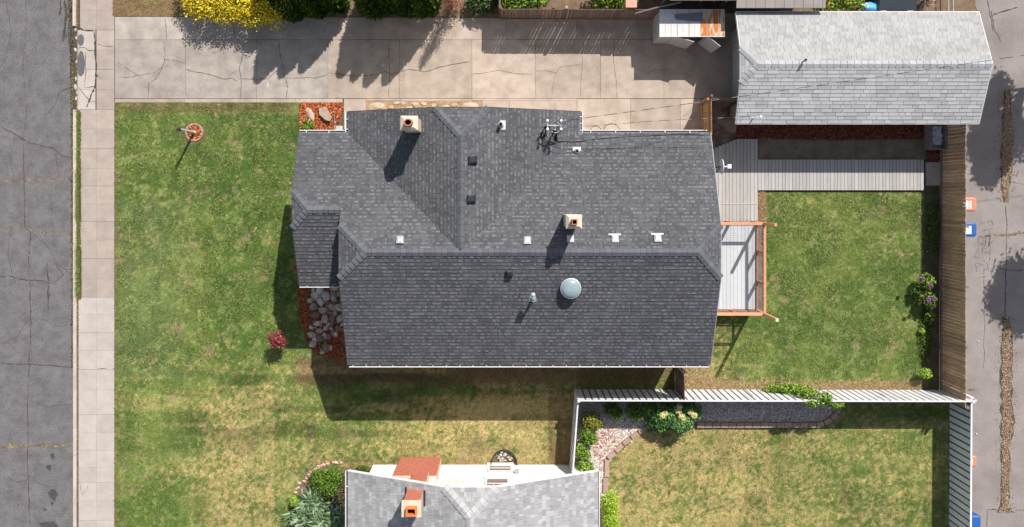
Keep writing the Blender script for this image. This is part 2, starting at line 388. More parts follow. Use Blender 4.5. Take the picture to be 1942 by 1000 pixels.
for pts, w_ in [([(143, 50), (160, 57), (178, 59)], .05), ([(148, 92), (160, 90), (170, 96), (180, 95)], .03), ([(179, 60), (181, 95), (183, 132), (181, 165), (163, 205)], .05),
                ([(162, 96), (163, 135), (160, 165)], .02), ([(160, 167), (182, 164)], .025), ([(184, 84), (200, 88), (214, 88)], .015), ([(150, 165), (165, 185), (172, 192)], .025),
                ([(183, 140), (193, 152)], .012), ([(184, 700), (203, 699)], .02), ([(152, 917), (156, 940), (168, 920)], .015)]:
    crack(pts, w_, M['crack'], walk, zc, amp=1.0, step=4)
for i, (a, b, rx, ry) in enumerate([(153.5, 76, 6, 11), (154, 122, 7.5, 24)]):
    add('asphalt_patch', blob(a, b, rx, ry, z=.012, seed=i + 5, jit=.10), M['patch'], walk)

# driveway
drive = sheet('driveway', PX([(217.8, 33), (945, 36), (945, 10), (1400, 10), (1400, 262), (1349, 285), (1349, 300), (650, 300), (650, 195.5), (217.8, 195.5)]), -.012, M['joint'])
def slab(x0, x1, y0, y1, m='concrete', g=.28, top=None, parent=None, name='slab'):
    top = random.uniform(.002, .007) if top is None else top
    return add(name, box(W(x0 + g, 0)[0], W(x1 - g, 0)[0], W(0, y1 - g)[1], W(0, y0 + g)[1], -.03, top), M[m], parent or drive)
top = [218, 351, 457, 537, 640, 830, 960, 1094, 1210]
for i, (a, b) in enumerate(zip(top[:-1], top[1:])):
    y0 = 32 + (a - 218) * .004
    slab(a, b, y0 if a < 900 else 37, 75.4, 'concrete' if a < 600 else 'concrete_warm', g=.12 if b in (351, 457, 640, 960) else .28)
slab(1210, 1300, 25, 75.4, 'concrete_warm'); slab(1300, 1398, 25, 75.4, 'concrete_warm')
mn = [218, 351.8, 486.5, 622, 757.5, 895, 1015, 1139, 1259, 1398]
for a, b in zip(mn[:-1], mn[1:]):
    g = .12
    slab(a, b, 75.6, 187, 'concrete' if a < 600 else 'concrete_warm', g=.25)
ed = [218, 351, 486, 561, 650, 760, 895, 1015, 1139, 1290, 1348]
for a, b in zip(ed[:4], ed[1:5]): slab(a, b, 187.4, 195, 'concrete_warm', top=.012)
slab(652, 694, 187.6, 245, 'concrete_warm', top=-.002)
slab(694, 760, 187.3, 191.5, 'concrete_warm'); slab(760, 895, 187.3, 192, 'concrete_warm')
for a, b in ((915, 966), (966, 1052), (1052, 1094)): slab(a, b, 191, 215, 'concrete_warm')
slab(895, 1015, 187.3, 191, 'concrete_warm', g=.1); slab(1015, 1094, 187.3, 191, 'concrete_warm', g=.1)
for a, b in ((1094, 1196), (1196, 1290), (1290, 1349)): slab(a, b, 187.6, 300, 'concrete_warm')
for pts, w_ in [([(313, 35), (315, 52), (316, 75)], .018), ([(311, 76), (312, 90), (314, 105), (311, 120), (308, 130), (295, 150), (283, 160), (281, 187)], .018),
                ([(223, 117), (238, 128), (262, 143), (290, 139), (308, 127)], .012), ([(225, 147), (250, 146), (264, 143)], .012), ([(312, 113), (330, 114), (351, 122)], .014),
                ([(352, 132), (370, 136), (400, 142), (425, 150), (440, 148), (449, 155)], .018), ([(463, 76), (462, 100), (454, 130), (457, 150), (456, 188)], .018),
                ([(432, 145), (448, 135), (455, 134)], .008), ([(457, 149), (480, 151), (486, 150)], .014), ([(486, 150), (508, 150), (526, 134)], .016), ([(530, 76), (530, 95), (533, 110), (540, 145), (546, 165), (544, 187)], .018),
                ([(543, 149), (575, 148), (600, 148), (621, 142)], .014), ([(443, 50), (447, 74)], .014), ([(622, 139), (650, 142), (675, 145), (705, 143), (730, 136), (742, 142), (775, 132), (805, 137), (835, 127), (860, 122), (893, 117)], .022),
                ([(738, 76), (738, 120), (739, 165), (736, 187)], .016), ([(895, 141), (925, 138), (948, 134), (975, 140), (1010, 142)], .012), ([(1016, 135), (1035, 134), (1055, 139), (1062, 128), (1100, 122)], .010),
                ([(1054, 140), (1048, 165), (1045, 188)], .008), ([(1105, 78), (1104, 130), (1100, 188)], .010), ([(1165, 78), (1164, 120), (1168, 150), (1170, 188)], .010), ([(1225, 143), (1240, 133), (1275, 131)], .010),
                ([(625, 189), (640, 185), (647, 187)], .02), ([(352, 170), (358, 187)], .014), ([(1290, 225), (1313, 207)], .008)]:
    crack(pts, w_, M['crack'], drive, .0105, amp=.9, step=4)
M['scuff'] = mat('pale_scuff', (.52, .47, .42), .2, 9, .9, fine=.3)
for i, (a, b, rx, ry) in enumerate([(508, 162, 2, 6), (726, 124, 3, 3), (1198, 44, 4, 3)]):
    add('pale_mark', blob(a, b, rx, ry, z=.009 + i * .0002, seed=i + 9, jit=.35), M['scuff'], drive)

# alley on the right
alley = sheet('alley', [(W(1829, 0)[0], -60), (34, -60), (34, 60), (W(1829, 0)[0], 60)], -.02, M['alley'])
def acrack(pts, w_, m='crack_street'): crack(pts, w_, M[m], alley, -.016 + random.uniform(0, .002), step=4)
net = {(i, j): (1853 + i * 7 + random.uniform(-2.6, 2.6) + 4 * math.sin(j * .5), 420 + j * 7.5 + random.uniform(-2.8, 2.8)) for i in range(5) for j in range(16)}
for (i, j), p in net.items():
    for q in ((i + 1, j), (i, j + 1)):
        if q in net and random.random() < .78 * (1 - abs(j - 6) / 14): acrack([p, net[q]], .024)
acrack([(1870, 446), (1879, 446), (1877, 470)], .045)
acrack([(1867, 520), (1868, 620), (1866, 700)], .012)
acrack([(1885, 445), (1910, 446), (1942, 440), (1990, 442)], .12, 'crack_tan'); acrack([(1890, 505), (1905, 513), (1942, 512)], .03)
acrack([(1908, 390), (1909, 470), (1906, 610)], .03); acrack([(1872, 0), (1880, 40), (1884, 60)], .03); acrack([(1880, 30), (1905, 20), (1930, 14)], .04)
acrack([(1846, 0), (1858, 40), (1864, 70)], .03); acrack([(1880, 20), (1886, 55), (1900, 80)], .025)
acrack([(1870, 968), (1896, 968)], .03); acrack([(1925, 968), (1990, 969)], .05, 'crack_tan'); acrack([(1872, 968), (1871, 1000)], .015)
acrack([(1836, 740), (1855, 738)], .10, 'crack_tan')
add('concrete_patch', prism(PX([(1873, 969), (1985, 969), (1985, 1100), (1873, 1100)]), -.05, -.013), M['alley'], alley)
for i, (a, b) in enumerate([(1855, 648), (1852, 823)]):
    add('litter', hull_rock(*W(a, b)[:2], .0, .04, .04, .03, i), M['white'], label='small white scrap lying on the alley ' + ('beside the brown fence' if i == 0 else 'beside the white fence'), cat='litter')
def ribbon(pts, widths, z, jit=.25, n=6, seed=0):
    r = random.Random(seed); L_ = []; R_ = []
    for i in range(len(pts) - 1):
        for k in range(n):
            t = k / n; x, y, _ = W(pts[i][0] * (1 - t) + pts[i + 1][0] * t, pts[i][1] * (1 - t) + pts[i + 1][1] * t); w_ = (widths[i] * (1 - t) + widths[i + 1] * t) * S / 2
            L_.append((x - w_ * (1 + r.uniform(-jit, jit)), y)); R_.append((x + w_ * (1 + r.uniform(-jit, jit)), y))
    return L_ + R_[::-1]
strips = [([(1910, 170), (1911, 240), (1910, 300), (1907, 340), (1908, 392)], [4, 13, 18, 12, 4]),
          ([(1908, 600), (1910, 660), (1909, 740), (1911, 800), (1908, 850), (1906, 960), (1906, 975)], [8, 17, 17, 19, 13, 12, 32])]
strip_polys = [ribbon(a, b, 0, seed=i) for i, (a, b) in enumerate(strips)]
strip_dark = [ribbon(a, [v + 5 for v in b], 0, seed=i + 5, jit=.3) for i, (a, b) in enumerate(strips)]
for p in strip_dark: sheet('gutter_seam', p, -.0125, M['crack_street'], parent=alley)

# ------------------------------------------------------------------ lawns
G1 = np.array(lin(108, 124, 60)); G2 = np.array(lin(86, 108, 48)); G3 = np.array(lin(140, 152, 88)); DRY = np.array(lin(176, 158, 106)); BARE = np.array(lin(160, 136, 112)); BRN = np.array(lin(120, 94, 70)); TEAL = np.array(lin(102, 118, 74))
def lawncol(x, y):
    px = x / S + CX; py = CY - y / S
    n1 = fbm(x, y, .55, 3); n2 = fbm(x, y, 2.2, 17); n3 = fbm(x, y, 8, 31, 3); n4 = fbm(x, y, .9, 55)
    # dryness by place
    front_low = sm(py, 660, 780) * (px < 1100)
    d = .06 + .62 * front_low
    side = .62 * sm(px, 300, 460); side = np.where(px > 520, .30 + .38 * sm(px, 680, 920), side); d = np.where((px > 217) & (px < 1100) & (py > 690), side * sm(py, 690, 790) + .05 + .30 * (px > 900) * (py < 790) - .25 * np.exp(-((py - 742) / 16.0) ** 2) * (px > 570), d)
    back = (px > 1290) & (py < 765)
    d = np.where(back, .04 + .8 * sm(py, 700, 745) + .55 * (1 - sm(px, 1300, 1440)) * sm(py, 570, 640), d)
    nb = (px > 1130) & (py > 765)
    d = np.where(nb, .66 - .34 * sm(px, 1330, 1700) - .2 * ((px > 1400) & (px < 1480)) * sm(fbm(x, y, .8, 5), .35, .6), d)
    d = np.where(py < 40, .75, d)
    n5 = fbm(x, y, 22, 61, 2); d = d + (n1 - .5) * .5 + (n2 - .5) * .55 + (n3 - .5) * .95 + (n5 - .5) * .95
    d = sm(d, .24, .88)
    g = G1[None] * (1 - sm(n4, .35, .65))[:, None] + G2[None] * sm(n4, .35, .65)[:, None]
    teal = ((px < 400) & (py > 380) & (py < 720)) * .55 * (1 - sm(px, 300, 400))
    lush = ((px > 360) & (px < 600) & (py < 660)) * .5 * sm(px, 360, 440)
    g = g * (1 - teal[:, None]) + TEAL[None] * teal[:, None]
    g = g * (1 - lush[:, None] * np.array([.55, .30, .5]))
    pale = sm(fbm(x, y, 2.6, 77) + (n3 - .5) * .7 + (n5 - .5) * .5, .5, .75) * .6
    g = g * (1 - pale[:, None]) + G3[None] * pale[:, None]
    c = g * (1 - d[:, None]) + DRY[None] * d[:, None]
    # bare pinkish spots
    bs = sm(fbm(x, y, 1.4, 101) * .45 + fbm(x, y, 6, 111) * .55, .60, .72) * .6
    bs = np.where(nb, bs * .4, bs); c = c * (1 - bs[:, None]) + BARE[None] * bs[:, None]
    # brown worn earth beside the house and fences
    e = np.zeros_like(px)
    e = np.maximum(e, ((px > 560) & (px < 1290)) * (1 - sm(np.abs(py - 705), 14, 32)) * .75)
    e = np.maximum(e, ((px > 600) & (px < 1090)) * sm(py, 862, 886) * .45)
    e = np.maximum(e, ((px > 1040) & (px < 1100)) * sm(py, 700, 760) * .6)
    e = np.maximum(e, (px > 1290) * (px < 1840) * (py < 765) * sm(py, 722, 738) * .5)
    e = np.maximum(e, ((px > 1100) & (px < 1290) & (py < 760)) * sm(py, 715, 740) * .6)
    e = np.maximum(e, (py < 32) * (px < 340) * .75)
    e = np.maximum(e, (px < 560) * (py < 215) * (py > 190) * .35)
    e = np.maximum(e, (np.hypot((px - 368) / 22, (py - 253) / 20) < 1.1) * .7)
    e = e * (.55 + .9 * n2); c = c * (1 - np.clip(e, 0, 1)[:, None]) + BRN[None] * np.clip(e, 0, 1)[:, None]
    # darker mowing streaks low on the front lawn
    stk = ((py > 700) & (px < 1100)) * sm(vn(x, y * 6, .5, 5) , .45, .8) * .28 * (1 - sm(py, 800, 900)) + ((py > 760)) * sm(vn(x * 5, y, .35, 9), .6, .85) * .18
    stk = stk * (.2 + 1.7 * n3); c = c * (1 - stk[:, None])
    hs = sm(fbm(x * .22, y * 2.6, 1.0, 41, 3), .48, .66) * ((py > 690) & (px < 1100)) * .30 * (1 - sm(py, 900, 990)) + sm(fbm(x * .25, y * 2.2, 1.0, 47, 3), .5, .68) * nb * .35
    hs = np.clip(hs * (2.6 * n3 + 1.6 * n5 - 1.25), 0, .6)
    c = c * (1 - hs[:, None]) + np.array(lin(196, 178, 118))[None] * hs[:, None]
    vs_ = np.exp(-((px - 243) / 9.0) ** 2) * .35 * (py > 690) + np.exp(-((px - 480) / 12.0) ** 2) * .22 * (py > 740) + np.exp(-((px - 1478) / 14.0) ** 2) * .30 * nb + np.exp(-((px - 1722) / 10.0) ** 2) * .2 * nb
    vs_ = vs_ * (.4 + 1.1 * n2); c = c * (1 - vs_[:, None]) + G2[None] * vs_[:, None]
    oe = np.exp(-((py - 203) / 5.0) ** 2) * (px < 560) * .3 + np.exp(-((px - 222) / 3.5) ** 2) * .45; oe = np.clip(oe, 0, 1) * (.3 + n3); c = c * (1 - oe[:, None]) + BRN[None] * oe[:, None]
    fleck = .70 + .64 * fbm(x, y, 13, 7, 3)
    return c * fleck[:, None]
def make_lawn(name, polypx, kindlabel, dens=1500, cell=.09, z=.0, blade=.075):
    poly = PX(polypx); xs = [p[0] for p in poly]; ys = [p[1] for p in poly]
    nx = int((max(xs) - min(xs)) / cell) + 2; ny = int((max(ys) - min(ys)) / cell) + 2
    X, Y = np.meshgrid(np.linspace(min(xs), max(xs), nx), np.linspace(min(ys), max(ys), ny)); X = X.ravel(); Y = Y.ravel()
    ins = inpoly(X, Y, poly)
    idx = np.arange(nx * ny).reshape(ny, nx); F = np.stack([idx[:-1, :-1], idx[:-1, 1:], idx[1:, 1:], idx[1:, :-1]], -1).reshape(-1, 4)
    cx = X[F].mean(1); cy = Y[F].mean(1); F = F[inpoly(cx, cy, poly)]
    col = lawncol(X, Y); Z = z + .012 * fbm(X, Y, 1.5, 2)
    used = np.unique(F); remap = -np.ones(nx * ny, int); remap[used] = np.arange(len(used))
    base = add(name, (np.stack([X, Y, Z], 1)[used], remap[F]), M['attr'], cols=col[used], kind='structure')
    a = (max(xs) - min(xs)) * (max(ys) - min(ys)); n = int(a * dens)
    x = rng.uniform(min(xs), max(xs), n); y = rng.uniform(min(ys), max(ys), n)
    # keep what the photo can see plus a small border
    ppx = x / S + CX; ppy = CY - y / S
    k = inpoly(x, y, poly) & (ppx > -20) & (ppx < 1970) & (ppy > -20) & (ppy < 1040) & ~((ppx > 700) & (ppx < 1330) & (ppy > 260) & (ppy < 640)); x = x[k]; y = y[k]; n = len(x)
    c = lawncol(x, y) * rng.uniform(.55, 1.6, n)[:, None]
    th = rng.uniform(0, 2 * np.pi, n); hgt = rng.uniform(.25, 1.0, n) * blade * .62; L_ = rng.uniform(.4, 1.1, n) * blade; wd = rng.uniform(.009, .02, n)
    dx, dy = np.cos(th), np.sin(th); z0 = np.full(n, z)
    P0 = np.stack([x - dy * wd, y + dx * wd, z0], 1); P1 = np.stack([x + dy * wd, y - dx * wd, z0], 1); P2 = np.stack([x + dx * L_, y + dy * L_, z0 + hgt], 1)
    V = np.stack([P0, P1, P2], 1).reshape(-1, 3); F = np.arange(3 * n).reshape(-1, 3)
    add('grass', (V, F), M['leaf'], kind='stuff', cols=c, label=kindlabel, cat='grass')
make_lawn('front_lawn', [(217.8, 195.6), (567, 195.6), (567, 430), (566, 560), (570, 600), (578, 640), (600, 672), (625, 680), (700, 685), (1290, 685), (1290, 742), (1095, 744), (1083, 886), (700, 886), (650, 886), (610, 876), (585, 890), (566, 925), (560, 990), (600, 1060), (217.8, 1060)],
          'short patchy green and straw coloured grass of the front lawn')
make_lawn('back_lawn', [(1448, 364), (1752, 364), (1748, 746), (1296, 744), (1290, 620), (1350, 600), (1450, 600)], 'green grass of the walled back yard with dry edges')
make_lawn('side_lawn', [(1152, 1060), (1151, 880), (1218, 818), (1330, 806), (1570, 808), (1600, 766), (1806, 764), (1806, 1060)], 'dry yellowish grass of the neighbouring yard')
make_lawn('verge', [(214, -60), (360, -60), (356, 31), (214, 30)], 'dry tan verge grass beside the yellow shrub', dens=900)
# bare ground behind the hedges, beyond the driveway
M['ground_brown'] = mat('brown_ground', (.20, .14, .09), .35, 2.5, 1, .8, 30, fine=.4)
sheet('hedge_bed', PX([(350, -300), (945, -300), (945, 35), (350, 32)]), -.004, M['ground_brown'])
sheet('garden_ground', PX([(945, -300), (1850, -300), (1850, 25), (945, 36)]), -.004, M['ground_brown'])

def weedpatch(polypx, n, cols, label, size=.034, thr=.5, sc=1.6, off=5):
    poly = PX(polypx); xs = [p[0] for p in poly]; ys = [p[1] for p in poly]
    x = rng.uniform(min(xs), max(xs), n); y = rng.uniform(min(ys), max(ys), n)
    k = inpoly(x, y, poly) & (fbm(x, y, sc, off) + .25 * (fbm(x, y, 7, off) - .5) > thr); x = x[k]; y = y[k]; n = len(x)
    th = rng.uniform(0, 6.28, n); P = []; L_ = size * rng.uniform(.5, 1.3, n)
    for a, b, h in ((-.1, .35, .02), (1.2, 0, .05), (.4, -.4, .03), (-.6, -.1, .015)):
        P.append(np.stack([x + L_ * (a * np.cos(th) - b * np.sin(th)), y + L_ * (a * np.sin(th) + b * np.cos(th)), h * .5 + rng.uniform(.008, .03, n)], 1))
    V = np.stack(P, 1).reshape(-1, 3); cc = np.repeat(np.array(cols)[rng.integers(0, len(cols), n)] * rng.uniform(.6, 1.4, n)[:, None], 4, 0)
    return add('lawn_weeds', (V, np.arange(4 * n).reshape(-1, 4)), M['leaf'], cols=cc, kind='stuff', label=label, cat='weeds')
wcol = [lin(112, 130, 62), lin(92, 114, 48), lin(142, 150, 92), lin(70, 92, 36)]
weedpatch([(400, 215), (555, 215), (540, 640), (380, 650)], 26000, wcol, 'broad leaved weeds scattered in the greener half of the front lawn', thr=.50)
weedpatch([(220, 200), (400, 200), (400, 700), (220, 700)], 16000, wcol, 'low weeds scattered in the left part of the front lawn', thr=.54, off=9)
weedpatch([(1450, 368), (1745, 368), (1745, 720), (1360, 720), (1440, 610)], 30000, wcol, 'broad leaved weeds scattered in the back yard lawn', thr=.52, off=13)
# weeds along the kerb
def blades(polys, n, cols, z=0, blade=.08, wd=.012):
    V = []; Cc = []
    for poly in polys:
        xs = [p[0] for p in poly]; ys = [p[1] for p in poly]
        x = rng.uniform(min(xs), max(xs), n); y = rng.uniform(min(ys), max(ys), n); k = inpoly(x, y, poly); x = x[k]; y = y[k]; m = len(x)
        th = rng.uniform(0, 6.28, m); L_ = rng.uniform(.4, 1.1, m) * blade; w_ = wd * rng.uniform(.5, 1.2, m)
        P0 = np.stack([x - np.sin(th) * w_, y + np.cos(th) * w_, np.full(m, z)], 1); P1 = np.stack([x + np.sin(th) * w_, y - np.cos(th) * w_, np.full(m, z)], 1)
        P2 = np.stack([x + np.cos(th) * L_, y + np.sin(th) * L_, z + L_ * rng.uniform(.2, .9, m)], 1)
        V.append(np.stack([P0, P1, P2], 1).reshape(-1, 3)); Cc.append(np.repeat(np.array(cols)[rng.integers(0, len(cols), m)] * rng.uniform(.6, 1.4, m)[:, None], 1, 0))
    V = np.concatenate(V); return V, np.arange(len(V)).reshape(-1, 3), np.concatenate(Cc)
gg = [lin(88, 120, 48), lin(70, 100, 40), lin(150, 130, 80)]; V, F, cc = blades([ribbon2 for ribbon2 in [PX([(130, -20), (138, -20), (138, 220), (134, 220)]), PX([(134, 220), (138.5, 220), (138.5, 700), (135, 700)])]], 1500, [lin(70, 78, 48), lin(95, 85, 60), lin(60, 52, 42)], z=-.03, blade=.06, wd=.02)
add('gutter_grit', (V, F), M['leaf'], cols=cc, kind='stuff', label='dark leaf grit and moss along the edge of the street', cat='grit')
tan = [lin(200, 176, 146), lin(176, 150, 120), lin(132, 108, 88)]
V, F, cc = blades([PX([(145.8, 210), (152.5, 210), (152.5, 562), (145.8, 562)]), PX([(146, 330), (151.5, 330), (151.5, 420), (146, 420)]), PX([(146, 470), (153, 470), (153, 566), (146, 566)])], 5500, [lin(98, 125, 55), lin(80, 108, 45), lin(150, 135, 85)], z=-.002, blade=.10, wd=.018)
add('weeds', (V, F), M['leaf'], cols=cc, kind='stuff', label='strip of green weeds between the kerb and the sidewalk', cat='weeds')
V, F, cc = blades([PX([(136, 120), (140, 120), (140, 700), (137, 700)]), PX([(146, 50), (149, 50), (149, 215), (145, 215)])], 1500, gg[::2] + tan[1:2], z=-.025)
add('weeds', (V, F), M['leaf'], cols=cc, kind='stuff', label='sparse weeds in the gutter at the foot of the kerb', cat='weeds')
V, F, cc = blades([PX([(145, 563), (149, 563), (149, 950), (146, 950)]), PX([(144, -60), (148, -60), (148, 50), (144, 50)])], 1100, tan[1:], z=-.005, blade=.05)
add('weeds', (V, F), M['leaf'], cols=cc, kind='stuff', label='thin line of dry brown weeds along the kerb', cat='weeds')
V, F, cc = blades(strip_polys, 8000, tan + [lin(150, 130, 110)], z=-.01, blade=.06, wd=.02)
V2_, F2_, cc2_ = blades(strip_dark + [ribbon(a, [v + 22 for v in b], 0, seed=i + 15, jit=.4) for i, (a, b) in enumerate(strips)], 1100, tan + [lin(120, 105, 92)], z=-.01, blade=.05, wd=.018); F = np.concatenate([F, F2_ + len(V)]); V = np.concatenate([V, V2_]); cc = np.concatenate([cc, cc2_])
add('dry_leaves', (V, F), M['leaf'], cols=cc, kind='stuff', label='tan strip of dry leaf litter lying along the alley', cat='leaf litter')

# ------------------------------------------------------------------ beds: mulch, gravel
def chips(name, polypx, n, cols, label, z=0, size=.035, parentmat='leaf'):
    poly = PX(polypx); xs = [p[0] for p in poly]; ys = [p[1] for p in poly]
    x = rng.uniform(min(xs), max(xs), n); y = rng.uniform(min(ys), max(ys), n); k = inpoly(x, y, poly); x = x[k]; y = y[k]; n = len(x)
    th = rng.uniform(0, 6.28, n); L_ = size * rng.uniform(.6, 1.5, n); w_ = size * rng.uniform(.25, .5, n); zz = z + rng.uniform(.005, .035, n)
    c, s = np.cos(th), np.sin(th); t1 = rng.normal(0, .012, n); t2 = rng.normal(0, .008, n); P = []
    for a, b in ((-1, -1), (1, -1), (1, 1), (-1, 1)):
        P.append(np.stack([x + a * L_ * c - b * w_ * s, y + a * L_ * s + b * w_ * c, zz + a * t1 + b * t2], 1))
    V = np.stack(P, 1).reshape(-1, 3); F = np.arange(4 * n).reshape(-1, 4)
    cc = np.repeat(np.array(cols)[rng.integers(0, len(cols), n)] * rng.uniform(.55, 1.35, n)[:, None], 4, 0)
    return add(name, (V, F), M['leaf'], cols=cc, kind='stuff', label=label, cat='ground cover')
def pebbles(name, polypx, n, cols, label, z=0, size=.03):
    poly = PX(polypx); xs = [p[0] for p in poly]; ys = [p[1] for p in poly]
    x = rng.uniform(min(xs), max(xs), n); y = rng.uniform(min(ys), max(ys), n); k = inpoly(x, y, poly); x = x[k]; y = y[k]; n = len(x)
    r = size * rng.uniform(.5, 1.4, n); D = np.array([(1, 0, 0), (0, 1, 0), (-1, 0, 0), (0, -1, 0), (0, 0, .7)]); th = rng.uniform(0, 6.28, n)
    P = []
    for d in D:
        rr = r * rng.uniform(.7, 1.3, n)
        P.append(np.stack([x + rr * (d[0] * np.cos(th) - d[1] * np.sin(th)), y + rr * (d[0] * np.sin(th) + d[1] * np.cos(th)), z + rr * d[2] + .004], 1))
    V = np.stack(P, 1).reshape(-1, 3); b = (np.arange(n) * 5)[:, None]
    F = np.concatenate([b + np.array([[0, 1, 4]]), b + np.array([[1, 2, 4]]), b + np.array([[2, 3, 4]]), b + np.array([[3, 0, 4]])])
    cc = np.repeat(np.array(cols)[rng.integers(0, len(cols), n)] * rng.uniform(.6, 1.3, n)[:, None], 5, 0)
    return add(name, (V, F), M['grey_rock'], cols=cc, kind='stuff', label=label, cat='gravel')
red = [lin(190, 95, 50), lin(210, 120, 70), lin(150, 70, 40), lin(225, 150, 105), lin(120, 55, 35)]
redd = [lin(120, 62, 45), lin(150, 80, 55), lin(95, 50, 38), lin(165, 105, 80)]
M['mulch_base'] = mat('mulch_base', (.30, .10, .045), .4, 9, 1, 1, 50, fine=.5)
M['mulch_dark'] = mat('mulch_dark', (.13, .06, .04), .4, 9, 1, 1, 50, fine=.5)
b1 = [(567.5, 195.8), (652, 195.8), (648, 215), (638, 240), (632, 262), (570, 262)]
sheet('mulch_bed', PX(b1), .002, M['mulch_base']); chips('bark_chips', b1, 3200, red, 'bright red bark chips in the corner bed below the driveway')
b2 = [(555, 380), (690, 380), (690, 700), (650, 690), (625, 680), (600, 670), (578, 640), (568, 600), (566, 540), (560, 460)]
sheet('mulch_bed', PX(b2), .004, M['mulch_base']); chips('bark_chips', [(555, 500), (672, 500), (672, 690), (640, 688), (600, 670), (578, 640), (568, 600), (566, 540)], 6000, redd + red[:2], 'red bark chips round the stone pile beside the porch')
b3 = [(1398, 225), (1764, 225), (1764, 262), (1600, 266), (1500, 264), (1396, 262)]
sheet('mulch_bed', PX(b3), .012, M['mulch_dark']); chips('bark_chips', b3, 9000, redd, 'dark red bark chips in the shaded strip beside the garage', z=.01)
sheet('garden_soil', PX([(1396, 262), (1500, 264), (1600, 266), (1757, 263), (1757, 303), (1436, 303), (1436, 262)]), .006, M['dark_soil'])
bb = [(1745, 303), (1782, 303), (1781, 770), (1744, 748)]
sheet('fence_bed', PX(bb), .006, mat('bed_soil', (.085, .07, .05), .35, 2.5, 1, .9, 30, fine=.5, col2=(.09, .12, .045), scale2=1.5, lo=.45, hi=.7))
chips('bark_chips', [(1757, 280), (1784, 280), (1784, 307), (1757, 307)], 900, redd, 'small patch of red bark chips below the planter box', z=.01)
add('stepping_slab', box(W(1755, 0)[0], W(1784, 0)[0], W(0, 352)[1], W(0, 308)[1], -.02, .03), M['concrete'], label='square grey concrete slab at the end of the board walkway', cat='paving slab')
grav = [lin(225, 212, 200), lin(195, 182, 172), lin(160, 152, 150), lin(240, 232, 225), lin(175, 140, 118)]
M['gravel_base'] = mat('gravel_base', (.52, .46, .41), .3, 6, 1, .8, 60, fine=.5)
g1 = [(1096, 762), (1330, 762), (1318, 806), (1232, 812), (1180, 850), (1152, 880), (1148, 1000), (1125, 1010), (1100, 900), (1090, 880)]
sheet('gravel_bed', PX(g1), .004, M['gravel_base']); pebbles('gravel', g1, 16000, grav, 'pale gravel in the bed inside the fence corner')
chips('bark_chips', [(1120, 815), (1165, 815), (1170, 850), (1150, 880), (1130, 870)], 160, [lin(205, 140, 105), lin(190, 110, 75)], 'thin scatter of orange bark chips over the pale gravel', z=.02)
g2 = [(1322, 755), (1590, 755), (1588, 775), (1565, 800), (1540, 806), (1322, 803)]
sheet('gravel_bed', PX(g2), .015, M['gravel_base']); pebbles('gravel', g2, 14000, grav + [lin(200, 190, 178)], 'grey gravel in the long bed under the white fence', z=.012)

# ------------------------------------------------------------------ roofs
def clip(poly, a, b):
    out = []; n = len(poly)
    side = lambda p: (b[0] - a[0]) * (p[1] - a[1]) - (b[1] - a[1]) * (p[0] - a[0])
    for i in range(n):
        p, q = poly[i], poly[(i + 1) % n]; sp, sq = side(p), side(q)
        if sp >= 0: out.append(p)
        if (sp >= 0) != (sq >= 0): t = sp / (sp - sq); out.append((p[0] + (q[0] - p[0]) * t, p[1] + (q[1] - p[1]) * t))
    return out
def shingles(poly, e, d, s, z0, expo, widths, thick, colf, acc, lift=.012, tooth=None, g=.004):
    """courses of overlapping tabs laid on one roof plane; e eave point, d uphill direction, s slope"""
    poly = ccw(poly); u = (d[1], -d[0])
    us = [(p[0] - e[0]) * u[0] + (p[1] - e[1]) * u[1] for p in poly]; vs = [(p[0] - e[0]) * d[0] + (p[1] - e[1]) * d[1] for p in poly]
    ex = expo / math.sqrt(1 + s * s); v = min(vs); r = 0
    while v < max(vs):
        x = min(us) - random.uniform(0, widths[-1]); v1 = v + ex
        while x < max(us):
            wd = random.choice(widths) * random.uniform(.94, 1.06); q = [(x + g, v), (x + wd - g, v), (x + wd - g, v1), (x + g, v1)]
            if tooth and random.random() < .18: x += wd; continue
            if tooth: tw = random.uniform(*tooth); vt_ = v + ex * random.uniform(.42, .58); q = [(x, v + .002), (x + tw, v + .002), (x + tw, vt_), (x, vt_)]
            P = [(e[0] + u[0] * a + d[0] * b, e[1] + u[1] * a + d[1] * b) for a, b in q]
            P = ccw(P)
            for i in range(len(poly)):
                if not P: break
                P = clip(P, poly[i], poly[(i + 1) % len(poly)])
            # drop degenerate slivers
            if len(P) >= 3:
                A = abs(sum(P[i][0] * P[(i + 1) % len(P)][1] - P[(i + 1) % len(P)][0] * P[i][1] for i in range(len(P)))) / 2
                if A > 2e-4:
                    V = []; n = len(P); tk = thick * random.uniform(.7, 1.3)
                    for p in P:
                        vv = (p[0] - e[0]) * d[0] + (p[1] - e[1]) * d[1]; V.append((p[0], p[1], z0 + s * vv + lift + tk * (1 - (vv - v) / ex)))
                    for p in P:
                        vv = (p[0] - e[0]) * d[0] + (p[1] - e[1]) * d[1]; V.append((p[0], p[1], z0 + s * vv - .004))
                    F = [tuple(range(n))] + [(i, n + i, n + (i + 1) % n, (i + 1) % n) for i in range(n)]
                    acc.append((V, F, colf(r, wd)))
            x += wd
        v = v1; r += 1
def emit(acc, parent, m, n_ind=0, order=None):
    if n_ind and order: acc = sorted(acc, key=order)
    for V, F, c in acc[:n_ind]: add('shingle', (V, F), m, parent, cols=np.tile(c, (len(V), 1)))
    rest = acc[n_ind:]; V = []; F = []; cc = []
    for v, f, c in rest:
        o = len(V); V += v; F += [tuple(i + o for i in q) for q in f]; cc += [c] * len(v)
    o = add('shingle', (V, F), m, parent, cols=np.array(cc)); o['kind'] = 'stuff'; return o
